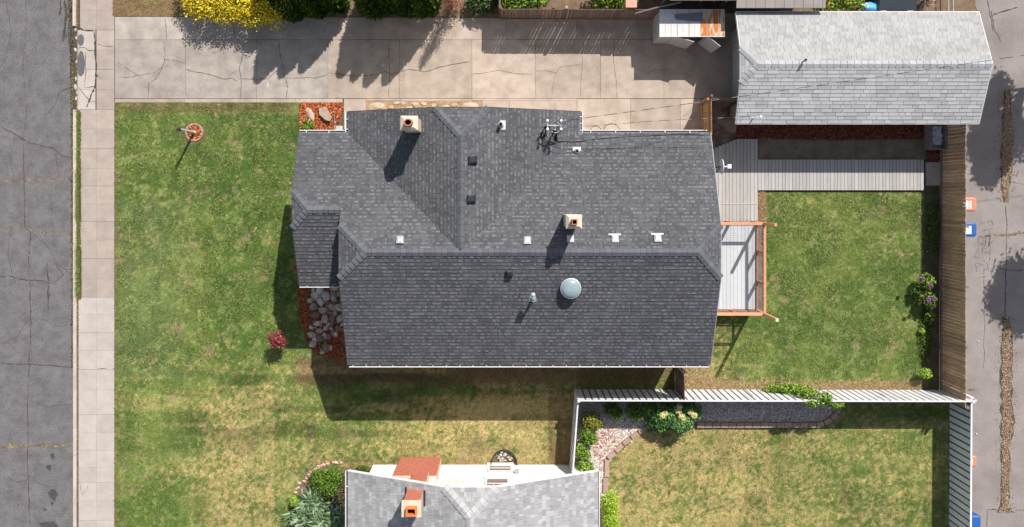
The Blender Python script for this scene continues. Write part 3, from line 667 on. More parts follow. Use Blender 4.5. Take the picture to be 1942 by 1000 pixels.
def deck_part(name, polys, parent, m, t=.14):
    ms = []
    for poly, e, d, s, z0 in polys:
        f = lambda p, e=e, d=d, s=s, z0=z0: z0 + s * ((p[0] - e[0]) * d[0] + (p[1] - e[1]) * d[1])
        ms.append(prism(poly, lambda p, f=f: f(p) - t, lambda p, f=f: f(p) - .002))
    return add(name, join(*ms), m, parent)
def caps(p0, p1, g1, g2, parent, m, w_=.135, L_=.205, name='ridge_shingle', lift=.03, tilt=.03):
    p0 = Vector(p0); p1 = Vector(p1); d = p1 - p0; n = max(1, round(d.length / L_)); st = d / n
    h = Vector((d.x, d.y, 0)).normalized(); q = Vector((-h.y, h.x, 0)); V = []
    sl = d.z / max(1e-6, math.hypot(d.x, d.y))
    def dz(g, qq): return g[0] * qq.x + g[1] * qq.y
    A = q * w_; B = -q * w_
    za = min(dz(g1, A), dz(g2, A)); zb = min(dz(g1, B), dz(g2, B))
    for t, hh in ((0, lift + tilt), (1, lift)):
        for off, z in ((A, za), (Vector((0, 0, 0)), 0), (B, zb)):
            V.append(st * t * (1.0 if t == 0 else .93) + off + Vector((0, 0, z + hh)))
    V2 = [v - Vector((0, 0, .03)) for v in V]; V = V + V2
    F = [(0, 3, 4, 1), (1, 4, 5, 2), (6, 7, 10, 9), (7, 8, 11, 10), (0, 1, 7, 6), (1, 2, 8, 7), (3, 9, 10, 4), (4, 10, 11, 5), (0, 6, 9, 3), (2, 5, 11, 8)]
    me = npmesh(name, [tuple(v) for v in V], F, m)
    po = ORI[parent.name]
    for i in range(n):
        o = bpy.data.objects.new(name, me); C.objects.link(o); o.parent = parent; o.location = p0 + st * i - po; ORI[o.name] = p0 + st * i
def gutter(a, b, z, parent, out, w_=.10, strap=1.05, name='gutter'):
    """white trough along an eave, open at the top; out is the outward horizontal direction"""
    a = Vector((*a, z)); b = Vector((*b, z)); o = Vector((*out, 0)); d = (b - a).normalized(); ms = []
    def bar(off0, off1, z0, z1):
        V = [p + o * f + Vector((0, 0, zz)) for p in (a, b) for f, zz in ((off0, z0), (off1, z0), (off1, z1), (off0, z1))]
        return [tuple(v) for v in V], [(3, 2, 1, 0), (4, 5, 6, 7), (0, 1, 5, 4), (1, 2, 6, 5), (2, 3, 7, 6), (3, 0, 4, 7)]
    g = add(name, join(bar(w_ - .022, w_ + .006, -.10, .012), bar(0, .008, -.10, -.01), bar(0.008, w_ - .028, -.10, -.09)), M['gutter'], parent)
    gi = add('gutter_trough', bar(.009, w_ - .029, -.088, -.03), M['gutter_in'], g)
    n = max(1, int((b - a).length / strap)); ms = []
    for i in range(n + 1):
        p = a + d * ((b - a).length * (i + .3) / (n + 1)) ; ms.append(join(([tuple(p + d * x + o * y + Vector((0, 0, zz))) for x in (-.014, .014) for y in (0.0, w_) for zz in (.0, .016)], [(0, 1, 3, 2), (4, 6, 7, 5), (0, 4, 5, 1), (2, 3, 7, 6), (1, 5, 7, 3), (0, 2, 6, 4)])))
    for q in ms: add('gutter_strap', q, M['gutter'], g)
    return g

house = thing('house', 'wide single storey house under a dark grey shingle roof', 'house', (0, -2, 0))
ze, s = 3.2, .42; yT, yB, yr = 2.336, -6.376, -2.02; zr = ze + s * (yT - yr); xL, xR = -6.17, 7.45; wc, wh = -1.80, 4.356; wx0, wx1 = wc - wh, wc + wh; wy = 3.12
def darkcol(r, wd):
    b = random.choice((.088, .095, .102, .108, .116))
    return np.array((b * .98, b * 1.0, b * 1.10))
main_planes = [
    ([(xL, yB), (xR, yB), (xR, yr - .95), (6.565, yr), (-5.155, yr), (xL, yr - .95)], (0, yB), (0, 1), s, ze),
    ([(xL, yT), (wx0, yT), (wc, yr), (-5.155, yr), (xL, yr + .95)], (0, yT), (0, -1), s, ze),
    ([(-7.98, yT), (xL, yT), (xL, -.53), (-7.36, -.53), (-7.98, .14)], (0, yT), (0, -1), s, ze),
    ([(wx1, yT), (xR, yT), (xR, yr + .95), (6.565, yr), (wc, yr)], (0, yT), (0, -1), s, ze),
    ([(wx0, yT), (wx0, wy), (wc - .96, wy), (wc, 2.08), (wc, yr)], (wx0, 0), (1, 0), s, ze),
    ([(wx1, yT), (wx1, wy), (wc + .96, wy), (wc, 2.08), (wc, yr)], (wx1, 0), (-1, 0), s, ze),
    ([(wc - .96, wy), (wc + .96, wy), (wc, 2.08)], (0, wy), (0, -1), .388, zr - s * .96),
    ([(xL, yr - .95), (xL, yr + .95), (-5.155, yr)], (xL, 0), (1, 0), s * .95 / 1.015, zr - s * .95),
    ([(xR, yr - .95), (xR, yr + .95), (6.565, yr)], (xR, 0), (-1, 0), s * .95 / .885, zr - s * .95),
    ([(-7.98, -3.4), (-5.95, -3.4), (-5.95, -.53), (-7.36, -.53), (-7.98, -1.2)], (0, -3.4), (0, 1), s, ze),
    ([(-7.98, -1.2), (-7.98, .14), (-7.36, -.53)], (-7.98, 0), (1, 0), s * .67 / .62, ze + s * (2.87 - .67)),
]
roof = deck_part('roof', main_planes, house, M['felt']); acc = []
for poly, e, d, sl, z0 in main_planes:
    shingles(poly, e, d, sl, z0, .145, (.17, .22, .28, .33), .013, darkcol, acc)
    # the small pale upper laminations that sit on every course
    shingles(poly, e, d, sl, z0, .145, (.17, .20, .24, .30), .013, lambda r, wd: np.array((.97, .985, 1.05)) * random.choice((.13, .148, .165, .18)), acc, lift=.0165, tooth=(.06, .19))
emit(acc, roof, M['shingle_dark'])
caps((6.565, yr, zr), (-5.155, yr, zr), (0, s), (0, -s), roof, M['cap_dark'])
caps((wc, 2.08, zr), (wc, yr + .12, zr), (s, 0), (-s, 0), roof, M['cap_dark'])
hz = zr - s * .95
for p, g1, g2 in [((xL, yr - .95, hz), (s, 0), (0, s)), ((xL, yr + .95, hz), (s, 0), (0, -s))]: caps(p, (-5.155, yr, zr), g1, g2, roof, M['cap_dark'])
for p, g1, g2 in [((xR, yr - .95, hz), (-s, 0), (0, s)), ((xR, yr + .95, hz), (-s, 0), (0, -s))]: caps(p, (6.565, yr, zr), g1, g2, roof, M['cap_dark'])
for p, g1, g2 in [((wc - .96, wy, hz), (s, 0), (0, -s)), ((wc + .96, wy, hz), (-s, 0), (0, -s))]: caps(p, (wc, 2.08, zr), g1, g2, roof, M['cap_dark'])
zp = ze + s * 2.87
caps((-7.36, -.53, zp), (-6.2, -.53, zp), (0, s), (0, -s), roof, M['cap_dark'])
for p, g1, g2 in [((-7.98, -1.2, zp - s * .67), (s, 0), (0, s)), ((-7.98, .14, zp - s * .67), (s, 0), (0, -s))]: caps(p, (-7.36, -.53, zp), g1, g2, roof, M['cap_dark'])
# walls with gables
def wallbox(parent, rects, gables, m, fz=.1):
    w_ = add('wall', join(*[box(a, b, c, d, -.1, h) for a, b, c, d, h in rects]), m, parent)
    for poly, (nx, ny) in gables: # vertical polygon extruded by its normal
        V = [tuple(p) for p in poly] + [(p[0] + nx, p[1] + ny, p[2]) for p in poly]; n = len(poly)
        add('gable_wall', (V, [tuple(range(n)), tuple(range(n, 2 * n))[::-1]] + [(i, n + i, n + (i + 1) % n, (i + 1) % n) for i in range(n)]), m, parent)
    return w_
def gz(y, off=.16): return min(ze + s * (yT - y), ze + s * (y - yB)) - off
wallbox(house, [(-5.75, 7.05, -5.95, 1.9, 3.2), (wx0 + .4, wx1 - .4, 1.85, 2.75, 3.2), (-7.55, -5.7, -3.0, 1.9, 3.2)], [
    ([(7.05, y, z) for y, z in ((-5.95, 3.19), (1.9, 3.19), (yr + 1.0, gz(yr + 1.0)), (yr - 1.0, gz(yr - 1.0)))], (-.12, 0)),
    ([(-5.75, y, z) for y, z in ((-5.95, 3.19), (1.9, 3.19), (yr + 1.0, gz(yr + 1.0)), (yr - 1.0, gz(yr - 1.0)))], (.12, 0)),
    ([(x, 2.75, z) for x, z in ((wx0 + .4, 3.19), (wc - 1, zr - s - .16), (wc + 1, zr - s - .16), (wx1 - .4, 3.19))], (0, -.12)),
    ([(-7.55, y, z) for y, z in ((-3.0, 3.19), (1.9, 3.19), (.2, zp - .5), (-1.25, zp - .5))], (.12, 0))], M['wall'])
gutter((-7.98, yT), (wx0 - .12, yT), ze - .01, house, (0, 1)); gutter((wx0, yT + .02), (wx0, wy), ze - .01, house, (-1, 0)); gutter((wx1, yT + .02), (wx1, wy), ze - .01, house, (1, 0), strap=.3)
gutter((wx1 + .12, yT), (xR - .12, yT), ze - .01, house, (0, 1)); gutter((xL + .05, yB), (xR - .05, yB), ze - .01, house, (0, -1), w_=.09, strap=.52); gutter((-7.98, -3.4), (xL + .1, -3.4), ze - .01, house, (0, -1), w_=.07)
# white rake trim boards
def rake(pts, out, m, parent, h=.16):
    for a, b in zip(pts[:-1], pts[1:]):
        o = Vector((*out, 0)) * .015; add('rake_board', bbar(Vector(a) + o - Vector((0, 0, h / 2 + .005)), Vector(b) + o - Vector((0, 0, h / 2 + .005)), .028, h), m, parent)
rake([(xR, yB, ze), (xR, yr - .95, hz), (xR, yr + .95, hz), (xR, yT, ze)], (1, 0), M['grey_paint'], house)
rake([(-7.98, -3.4, ze), (-7.98, -1.2, zp - s * .67), (-7.98, .14, zp - s * .67), (-7.98, yT, ze)], (-1, 0), M['felt'], house)
rake([(xL, yB, ze), (xL, yr - .95, hz), (xL, yr + .95, hz)], (-1, 0), M['felt'], house)
rake([(wx0, wy, ze), (wc - .96, wy, hz), (wc + .96, wy, hz), (wx1, wy, ze)], (0, 1), M['felt'], house)

def roofz(x, y):
    c = ze + s * min(yT - y, y - yB) if -6.17 < x < 7.45 else -9
    wz = ze + s * min(x - wx0, wx1 - x) if (wx0 < x < wx1 and y > yr) else -9
    return max(c, wz)
def onroof(px, py, rise=0):
    z = 4.2
    for _ in range(8): x, y, _z = W(px, py, z); z = roofz(x, y) + rise
    return x, y, z - rise
def chimney_part(px, py, ztop, wx, wy_, round_flue, sq=.15):
    x, y, _ = W(px, py, ztop); zb = roofz(x, y) - .4; bx, by = wx / 2 - .035, wy_ / 2 - .035
    c = add('chimney', box(x - bx, x + bx, y - by, y + by, zb, ztop - .19), M['beige'], house)
    V = [(x + a * wx / 2, y + b * wy_ / 2, z) for z in (ztop - .2, ztop - .12) for a, b in ((-1, -1), (1, -1), (1, 1), (-1, 1))] + [(x + a * .17, y + b * .15, ztop - .03) for a, b in ((-1, -1), (1, -1), (1, 1), (-1, 1))]
    F = [(3, 2, 1, 0), (8, 9, 10, 11)] + [(b + i, b + (i + 1) % 4, b + 4 + (i + 1) % 4, b + 4 + i) for b in (0, 4) for i in range(4)]
    add('chimney_crown', (V, F), M['beige'], c)
    n = 16 if round_flue else 4; a0 = 0 if round_flue else math.pi / 4; k = .85 if round_flue else 1.0; P = []; ex = 1.2 if round_flue else 1
    for r_, z in ((sq * k, ztop - .08), (sq * k, ztop + .17), (sq * k * .70, ztop + .17), (sq * k * .70, ztop - .02)):
        P += [(x + ex * r_ * math.cos(a0 + 2 * math.pi * i / n), y + r_ * math.sin(a0 + 2 * math.pi * i / n), z) for i in range(n)]
    F = [(b * n + i, b * n + (i + 1) % n, (b + 1) * n + (i + 1) % n, (b + 1) * n + i) for b in range(3) for i in range(n)]
    add('flue', (P, F), M['clay'], c); add('flue_hole', ([(p[0], p[1], ztop - .0) for p in P[3 * n:]], [tuple(range(n))]), M['soot'], c)
chimney_part(775, 233, 5.85, .60, .50, True); chimney_part(1089, 421, 6.4, .54, .48, False, .13)

def box_vent(px, py, m, lab=None, w_=.27, h=.14, flange=0, fm=None):
    x, y, z = onroof(px, py, h); pieces = []
    sx = s if (wx0 < x < wx1 and y > yr and abs(x - wx0) < abs(yT - y)) else 0
    zz = lambda a, b: roofz(a, b)
    a = w_ / 2
    base = [(x - a, y - a), (x + a, y - a), (x + a, y + a), (x - a, y + a)]
    zt = zz(x, y) + h
    V = [(p[0], p[1], zz(*p) - .02) for p in base] + [(p[0], p[1], zz(*p) + h * .7) for p in base] + [(x + (p[0] - x) * .55, y + (p[1] - y) * .55, zz(*p) * .3 + zz(x, y) * .7 + h) for p in base]
    F = [(8, 9, 10, 11)] + [(b + i, b + (i + 1) % 4, b + 4 + (i + 1) % 4, b + 4 + i) for b in (0, 4) for i in range(4)]
    v = add('roof_vent', (V, F), m, house, label=lab)
    if flange:
        fw = .22; q = [(x - fw, y + a), (x + fw, y + a), (x + fw, y + a + .045), (x - fw, y + a + .045)]
        add('vent_flange', prism(q, lambda p: zz(*p) - .0, lambda p: zz(*p) + .034), fm or m, v)
    return v
for px, py in ((897, 303), (894, 377)): box_vent(px, py, M['vent_dark'], 'black box vent on the wing roof', .29, .16)
box_vent(966, 520, M['vent_dark'], 'black box vent on the lower slope', .24, .2)
box_vent(758, 455, M['galv'], 'grey metal box vent', .25); box_vent(1000, 456, M['galv'], None, .25, .12); box_vent(1082, 453, M['galv'], None, .25, .12)
box_vent(1167, 453, M['galv'], None, .25, .12, 1, M['white_metal']); box_vent(1248, 452, M['galv'], None, .25, .12, 1, M['white_metal'])
def pipe_vent(px, py, h, r, fl, mf, mp, lab=None):
    x, y, z = onroof(px, py); zt = z + h
    f = add('plumbing_vent', lathe(x, y, [(r * 1.9, z - .03), (r * 1.9, z + .07), (r * 1.3, z + .14), (r * 1.1, z + .15)], 14), mf, house, label=lab)
    q = [(x + a, y + b) for a, b in fl]; add('vent_flange', prism(q, lambda p: roofz(*p), lambda p: roofz(*p) + .036), mf, f)
    add('vent_pipe', lathe(x, y, [(r, z), (r, zt), (r * .7, zt), (r * .7, zt - .12), (.001, zt - .12)], 14), mp, f)
pipe_vent(950, 237, .38, .06, [(-.02, -.17), (.17, -.17), (.17, .16), (-.02, .16)], M['white_metal'], M['pipe_dark'])
pipe_vent(1094, 287, .14, .055, [(-.15, .02), (.15, .02), (.15, .16), (-.15, .16)], M['white_metal'], M['pipe_dark'])
pipe_vent(1011, 566, .62, .05, [(-.16, -.13), (.14, -.13), (.10, .10), (-.12, .10)], M['dish'], M['galv'])
x, y, z = onroof(1010, 557); add('vent_cap', join(cyl(x, y + .04, z + .6, z + .72, .085, 14), cyl(x, y + .04, z + .76, z + .80, .075, 14, .03)), M['galv'], house)
# round skylight tube with a domed lens
x, y, z = W(1083, 548, 4.75); zz = roofz(x, y)
sl = add('tubular_skylight', lathe(x, y, [(.33, zz - .25), (.33, zz + .12), (.37, zz + .13), (.37, zz + .17), (.345, zz + .18)], 36), M['galv'], house, smooth=False)
add('skylight_dome', lathe(x, y, [(.345, zz + .18), (.32, zz + .215), (.24, zz + .26), (.12, zz + .285), (.001, zz + .29)], 36), M['dish'], sl, smooth=True)

# service mast with cable coils on the wing roof
x, y, z = onroof(1050, 250)
mast = thing('cable_mast', 'metal service mast with coiled black cables on the dark roof', 'service mast', (x, y, z))
add('pole', cyl(x, y, z - .1, z + 1.0, .03, 10), M['galv'], mast)
for dx in (-.27, .22):
    add('insulator_bar', bbar((x + dx, y - .02, z + .92), (x + dx, y + .36, z + .95), .03, .03), M['galv'], mast)
    for k in range(2): add('insulator', cyl(x + dx, y + .02 + .3 * k, z + .9, z + 1.02, .045, 10), M['white'], mast)
add('crossarm', bbar((x - .29, y + .15, z + .92), (x + .26, y + .15, z + .92), .035, .035), M['galv'], mast)
for k in range(4): add('cable_loop', ring(x - .05 + .03 * k, y + .12 - .02 * k, z + .75 + .06 * k, .15 + .02 * k, .011, 22, (.1 * k, .2)), M['cable'] if k != 2 else M['cable_w'], mast)
for k in range(5):
    a = k * .02; zl = roofz(x - .45, y - .15)
    add('cable_loop', tube([(x - .1, y + .2, z + .8), (x - .35, y + .15 - a, z + .5), (x - .43 - a, y - .1, zl + .12 + a), (x - .47, y - .28 + a, zl + .05), (x - .36 + a, y - .2, zl + .08), (x - .3, y + .1, z + .35), (x - .12, y + .2, z + .8)], .014, 5), M['cable'], mast)
for k in range(4):
    add('cable_loop', tube([(x, y + .1, z + .7), (x - .05 + .05 * k, y - .15, z + .3), (x + .02 + .04 * k, y - .38, z + .08), (x + .10 - .03 * k, y - .30, z + .2), (x + .1, y, z + .6)], .015, 5), M['cable'], mast)
mx, my, mz = x, y, z
def wire(name, pts, r, label, sag=0, two=None, m='cable', cat='cable', seg=1):
    P = []
    for (a, b) in zip(pts[:-1], pts[1:]):
        a = Vector(a); b = Vector(b); n = max(2, int((b - a).length / .22)) if two else 24
        for i in range(n):
            t = i / n; p = a.lerp(b, t); p.z -= sag * 4 * t * (1 - t); P.append(p)
    P.append(Vector(pts[-1])); V, F = tube(P, r, 5)
    if two:
        mi = [(1 if ((f // 5) % 3 == 0) else 0) for f in range(len(F))]
        return add(name, (V, F), [M[two[0]], M[two[1]]], label=label, cat=cat, material_index=mi)
    return add(name, (V, F), M[m], label=label, cat=cat)
zA = mz + .95
wire('overhead_wire', [(mx + .2, my + .3, zA), (*W(1413, 182, 5.3)[:2], 5.3), (*W(1935, 106, 6.2)[:2], 6.2), (26, 6.6, 7.0)], .010, 'black and white twisted power line running from the mast over the garage', .06, ('cable', 'wire_pale'))
wire('overhead_wire', [(mx + .2, my + .05, zA), (*W(1250, 229, 4.4)[:2], 4.4), (*W(1430, 221, 3.1)[:2], 3.1)], .008, 'thin pale service line from the mast to the garage bracket', .03, ('cable', 'wire_pale'))
wire('coax_cable', [(mx + .08, my - .36, mz + .06)] + [(W(a, b, 3.9)[0], W(a, b, 3.9)[1], roofz(*W(a, b, 3.7)[:2]) + .04) for a, b in ((1075, 267), (1105, 266), (1160, 259), (1220, 256), (1300, 251.5))] + [(7.2, 2.25, 3.28)], .013, 'black cable lying along the upper eave of the dark roof')
wire('overhead_wire', [(26, 6.0, 7.0), (*W(1700, 180, 5.5)[:2], 5.5), (*W(1440, 224, 3.2)[:2], 3.2)][::-1][:0] or [(*W(1830, 232, .4)[:2], 2.0), (26, 1.8, 2.2)], .006, 'thin dark wire over the alley behind the garage')
hose = thing('cable_coil', 'black cable looped over the white gutter above the driveway', 'cable', (W(1150, 240, 3.1)[0], W(1150, 240, 3.1)[1], 3.0))
for px, r_ in ((1130, .20), (1160, .30)): 
    a = W(px, 248, 3.1); add('cable_loop', tube([(a[0] + r_ * math.cos(t), a[1] + r_ * .9 * math.sin(t), 3.12 - .1 * math.sin(t)) for t in [math.pi * i / 12 for i in range(-1, 14)]], .012, 5), M['cable'], hose)
# small panel antenna on the right gable
x, y, _ = W(1366, 316, 4.0)
dish = thing('antenna', 'white flat panel antenna on an arm at the right end of the dark roof', 'antenna', (7.42, y, 3.6))
add('bracket', tube([(7.42, y - .05, 3.6), (7.62, y, 3.75), (7.7, y, 3.9)], .022, 8), M['pipe_dark'], dish)
add('brace', tube([(7.43, y - .35, 3.5), (7.68, y - .02, 3.8)], .014, 6), M['pipe_dark'], dish)
add('dish_plate', join(*[([(W(1369.5, 316, 4)[0] + a, y + .27 * math.cos(t) , 3.95 + .27 * math.sin(t)) for a in (-.015, .015) for t in [2 * math.pi * i / 24 for i in range(24)]], [tuple(range(24))[::-1], tuple(range(24, 48))] + [(i, (i + 1) % 24, 24 + (i + 1) % 24, 24 + i) for i in range(24)])]), M['white_metal'], dish)
add('arm', bbar((W(1370, 316, 4)[0], y, 3.98), (W(1382, 315, 4)[0], y, 4.0), .05, .04), M['white_metal'], dish)
add('receiver', box(W(1380, 316, 4)[0], W(1387, 316, 4)[0], y - .07, y + .08, 3.92, 4.02), M['white'], dish)

# ------------------------------------------------------------------ garage
garage = thing('garage', 'long detached garage under a pale grey shingle roof', 'garage', (13.4, 4.9, 0))
gx0, gx1, gy0, gy1, gze, gs = 8.75, 18.2, 2.79, 7.13, 2.1, .39; gyr = (gy0 + gy1) / 2; gzr = gze + gs * (gy1 - gyr)
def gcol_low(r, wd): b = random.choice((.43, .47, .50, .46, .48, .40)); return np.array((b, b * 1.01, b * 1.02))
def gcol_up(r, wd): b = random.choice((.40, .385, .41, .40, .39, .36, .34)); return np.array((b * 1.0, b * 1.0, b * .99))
gpl = [([(gx0, gy0), (gx1, gy0), (gx1, gyr), (gx0 + .57, gyr), (gx0, gyr - .68)], (0, gy0), (0, 1), gs, gze),
       ([(gx0, gy1), (gx1, gy1), (gx1, gyr), (gx0 + .57, gyr), (gx0, gyr + .68)], (0, gy1), (0, -1), gs, gze),
       ([(gx0, gyr - .68), (gx0, gyr + .68), (gx0 + .57, gyr)], (gx0, 0), (1, 0), gs * .68 / .57, gzr - gs * .68)]
groof = deck_part('roof', gpl, garage, M['felt_pale'], .1); acc = []
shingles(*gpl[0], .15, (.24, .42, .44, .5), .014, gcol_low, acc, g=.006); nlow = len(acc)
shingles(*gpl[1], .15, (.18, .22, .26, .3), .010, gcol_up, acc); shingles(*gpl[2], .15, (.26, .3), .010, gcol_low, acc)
emit(acc, groof, M['shingle_pale'], 300)
caps((gx0 + .57, gyr, gzr), (gx1, gyr, gzr), (0, gs), (0, -gs), groof, M['cap_garage'], w_=.14, L_=.26, lift=.02, tilt=.014)
for sg in (-1, 1): caps((gx0, gyr + sg * .68, gzr - gs * .68), (gx0 + .57, gyr, gzr), (gs, 0), (0, -sg * gs), groof, M['cap_garage'], lift=.024, tilt=.012)
wallbox(garage, [(9.28, 17.8, 3.1, 6.85, 2.15)], [([(9.28, y, z) for y, z in ((3.1, 2.14), (6.85, 2.14), (gyr + .7, gzr - .45), (gyr - .7, gzr - .45))], (.1, 0)),
                                             ([(17.8, y, z) for y, z in ((3.1, 2.14), (6.85, 2.14), (gyr, gzr - .2))], (-.1, 0))], M['wall_grey'])
add('garage_door', box(9.2, 9.27, 3.7, 6.3, 0, 1.95), M['wall_grey'], garage)
add('door_trim', join(box(9.1, 9.19, 6.3, 6.8, 0, 2.0), box(9.1, 9.19, 3.3, 3.7, 0, 2.0)), M['wall_grey'], garage)
rake([(gx0, gy0, gze), (gx0, gyr - .68, gzr - gs * .68), (gx0, gyr + .68, gzr - gs * .68), (gx0, gy1, gze)], (-1, 0), M['white'], garage, .13)
rake([(gx1, gy0, gze), (gx1, gyr, gzr), (gx1, gy1, gze)], (1, 0), M['white'], garage, .13)
add('fascia', join(box(gx0, gx1, gy0 - .03, gy0 - .002, gze - .12, gze + .005), box(gx0, gx1, gy1 + .002, gy1 + .03, gze - .12, gze + .005)), M['white'], garage)
def groofz(x, y): return gze + gs * min(y - gy0, gy1 - y)
x, y, _ = W(1529, 113, 3.2); z = groofz(x, y)
add('vent_pipe', join(cyl(x - .05, y - .05, z - .05, z + .3, .025, 8), tube([(x, y, z + .22), (x - .02, y - .02, z + .34)], .045, 8)), M['pipe_dark'], garage)
x, y, _ = W(1433, 224, 2.6); z = groofz(x, y)
br = thing('wire_bracket', 'small metal wire bracket at the lower left of the pale garage roof', 'bracket', (x, y, z))
add('arm', tube([(x, y, z), (x + .02, y + .02, z + .45)], .02, 8), M['galv'], br); add('crossbar', bbar((x - .16, y + .02, z + .45), (x + .18, y + .05, z + .47), .04, .04), M['galv'], br)
add('insulator', cyl(x + .18, y + .05, z + .44, z + .53, .045, 10), M['white'], br)

# ------------------------------------------------------------------ neighbouring house
nb = thing('neighbour_house', 'white walled house with patchy light grey shingles and red brick chimney', 'house', (-1.5, -15, 0))
nze = 3.0; nx0, nx1 = -6.2, 3.25; nc = (nx0 + nx1) / 2; nh = (nx1 - nx0) / 2; nzr = nze + s * nh; ny = -10.45; nyr = -11.35; nbck = -20.
def ncol(r, wd): b = random.choice((.31, .34, .36, .39, .42, .46, .37, .33)); return np.array((b, b, b * 1.01))
npl = [([(nx0, ny), (nc - .93, ny), (nc, nyr), (nc, nbck), (nx0, nbck)], (nx0, 0), (1, 0), s, nze),
       ([(nx1, ny), (nc + .93, ny), (nc, nyr), (nc, nbck), (nx1, nbck)], (nx1, 0), (-1, 0), s, nze),
       ([(nc - .93, ny), (nc + .93, ny), (nc, nyr)], (0, ny), (0, -1), s * .93 / .9, nzr - s * .93)]
nroof = deck_part('roof', npl, nb, M['felt_pale'], .12); acc = []
for p in npl: shingles(*p, (.155), (.11, .14, .18, .22), .010, ncol, acc)
# the tabs in view come first
accs = sorted(acc, key=lambda t: -max(v[1] for v in t[0]))
emit(accs, nroof, M['shingle_pale'], 300)
caps((nc, nyr, nzr), (nc, nbck, nzr), (s, 0), (-s, 0), nroof, M['cap_pale'])
for sg in (-1, 1): caps((nc + sg * .93, ny, nzr - s * .93), (nc, nyr, nzr), (-sg * s, 0), (0, -s), nroof, M['cap_pale'], w_=.17)
rake([(nx0, ny, nze), (nc - .93, ny, nzr - s * .93), (nc + .93, ny, nzr - s * .93), (nx1, ny, nze)], (0, 1), M['white'], nb, .13)
gutter((nx0, ny), (nx0, nbck), nze - .01, nb, (-1, 0), strap=2); gutter((nx1, ny), (nx1, nbck), nze - .01, nb, (1, 0), strap=2, w_=.06)
wy0 = -11.28
nwall = wallbox(nb, [(-5.79, 2.9, nbck + .5, wy0, 3.02)], [([(x, wy0, z) for x, z in ((-5.79, 3.0), (nc - 1, nzr - .6), (nc + 1, nzr - .6), (2.9, 3.0))], (0, -.12))], M['stucco'])
add('gable_wall', box(-5.79, 2.9, wy0 + .002, wy0 + .03, .0, .25), M['stucco'], nb)
# chimney
CB = M['brick']
def brick_face(parent, x0, x1, y, z0, z1, bl=.2, bh=.067, d=.012):
    V = []; F = []; z = z0; r = 0
    while z < z1 - .02:
        x = x0 - (bl / 2 if r % 2 else 0)
        while x < x1:
            a = max(x0, x) + .005; b = min(x1, x + bl) - .005
            if b - a > .03:
                v, f = box(a, b, y - .02, y + d + random.uniform(-.003, .003), z + .005, min(z1, z + bh) - .005); o = len(V); V += v; F += [tuple(i + o for i in q) for q in f]
            x += bl
        z += bh; r += 1
    o = add('brick', (V, F), CB, parent); o['kind'] = 'stuff'; return o
bx0, bx1, byf = W(760, 868, 0)[0], W(837, 868, 0)[0], -10.95
chb = add('chimney', join(box(bx0, bx1, wy0 - .02, byf, 0, 2.1)), M['mortar'], nb)
brick_face(chb, bx0, bx1, byf, 0, 2.1, .2, .067)
sx0, sx1 = bx0 + .42, bx1 - .5; syf = -10.99
# sloping shoulders with pale caps
def wedge(x0, x1, z0, z1a, z1b, y0, y1):
    V = [(x0, y0, z0), (x1, y0, z0), (x1, y1, z0), (x0, y1, z0), (x0, y0, z1a), (x1, y0, z1b), (x1, y1, z1b), (x0, y1, z1a)]
    return V, box(0, 1, 0, 1, 0, 1)[1]
add('shoulder', wedge(bx0, sx0, 2.1, 2.13, 2.4, wy0 - .02, byf), M['beige'], chb); add('shoulder', wedge(sx1, bx1, 2.1, 2.45, 2.13, wy0 - .02, byf), M['beige'], chb)
add('chimney_stack', box(sx0, sx1, wy0 - .02, syf, 2.1, 3.4), M['mortar'], nb); 
stx0 = W(763, 950, 5.25)[0] + .0; stx1 = W(797, 950, 5.25)[0]; syt = -10.72 - .0
st = add('chimney_stack', box(stx0 + .02, stx1 - .02, syt - .48, syt, 2.3, 5.12), M['mortar'], nb)
brick_face(st, stx0 + .02, stx1 - .02, syt, 2.3, 5.12, .2, .067)
add('chimney_crown', box(stx0 - .03, stx1 + .03, syt - .52, syt + .03, 5.12, 5.25), M['beige'], st)
fx, fy = (stx0 + stx1) / 2 + .02, syt - .27
V = []; P = []
for r_, z in ((.15, 5.2), (.15, 5.45), (.105, 5.45), (.105, 5.2)): P += [(fx + 1.25 * a * r_, fy + b * r_, z) for a, b in ((-1, -1), (1, -1), (1, 1), (-1, 1))]
add('flue', (P, [(b * 4 + i, b * 4 + (i + 1) % 4, (b + 1) * 4 + (i + 1) % 4, (b + 1) * 4 + i) for b in range(3) for i in range(4)]), M['clay_bright'], st)
add('flue_hole', ([(p[0], p[1], 5.262) for p in P[12:]], [(0, 1, 2, 3)]), M['soot'], st)
for xx in (stx0 - .07, stx1 + .02): add('flashing', prism([(xx, syt - .5), (xx + .05, syt - .5), (xx + .05, syt + .06), (xx, syt + .06)], lambda p: nze + s * (p[0] - nx0) - .05, lambda p: nze + s * (p[0] - nx0) + .06), M['vent_dark'], st)
# windows, light, window well
def nwindow(px0, px1, z0, z1, name='window', pm='blind'):
    a = px0; b = px1; f = add(name, join(box(a - .07, b + .07, wy0 + .031, wy0 + .05, z0 - .07, z0), box(a - .07, b + .07, wy0 + .031, wy0 + .05, z1, z1 + .07), box(a - .07, a, wy0 + .031, wy0 + .05, z0, z1), box(b, b + .07, wy0 + .031, wy0 + .05, z0, z1)), M['white'], nb)
    add('pane', box(a, b, wy0 + .0305, wy0 + .036, z0, z1), M[pm], f); add('sill', box(a - .12, b + .12, wy0 + .031, wy0 + .13, z0 - .11, z0 - .071), M['white'], f)
    add('meeting_rail', box(a, b, wy0 + .037, wy0 + .05, (z0 + z1) / 2 - .03, (z0 + z1) / 2 + .03), M['white'], f); return f
nwindow(-.92, -.06, .15, .7); nwindow(-.98, -.18, 1.6, 2.6); nwindow(-2.8, -1.9, 1.6, 2.6, pm='blind_white')
add('outdoor_light', join(box(.10, .28, wy0 + .031, wy0 + .13, .82, .98)), M['grey_paint'], nb)
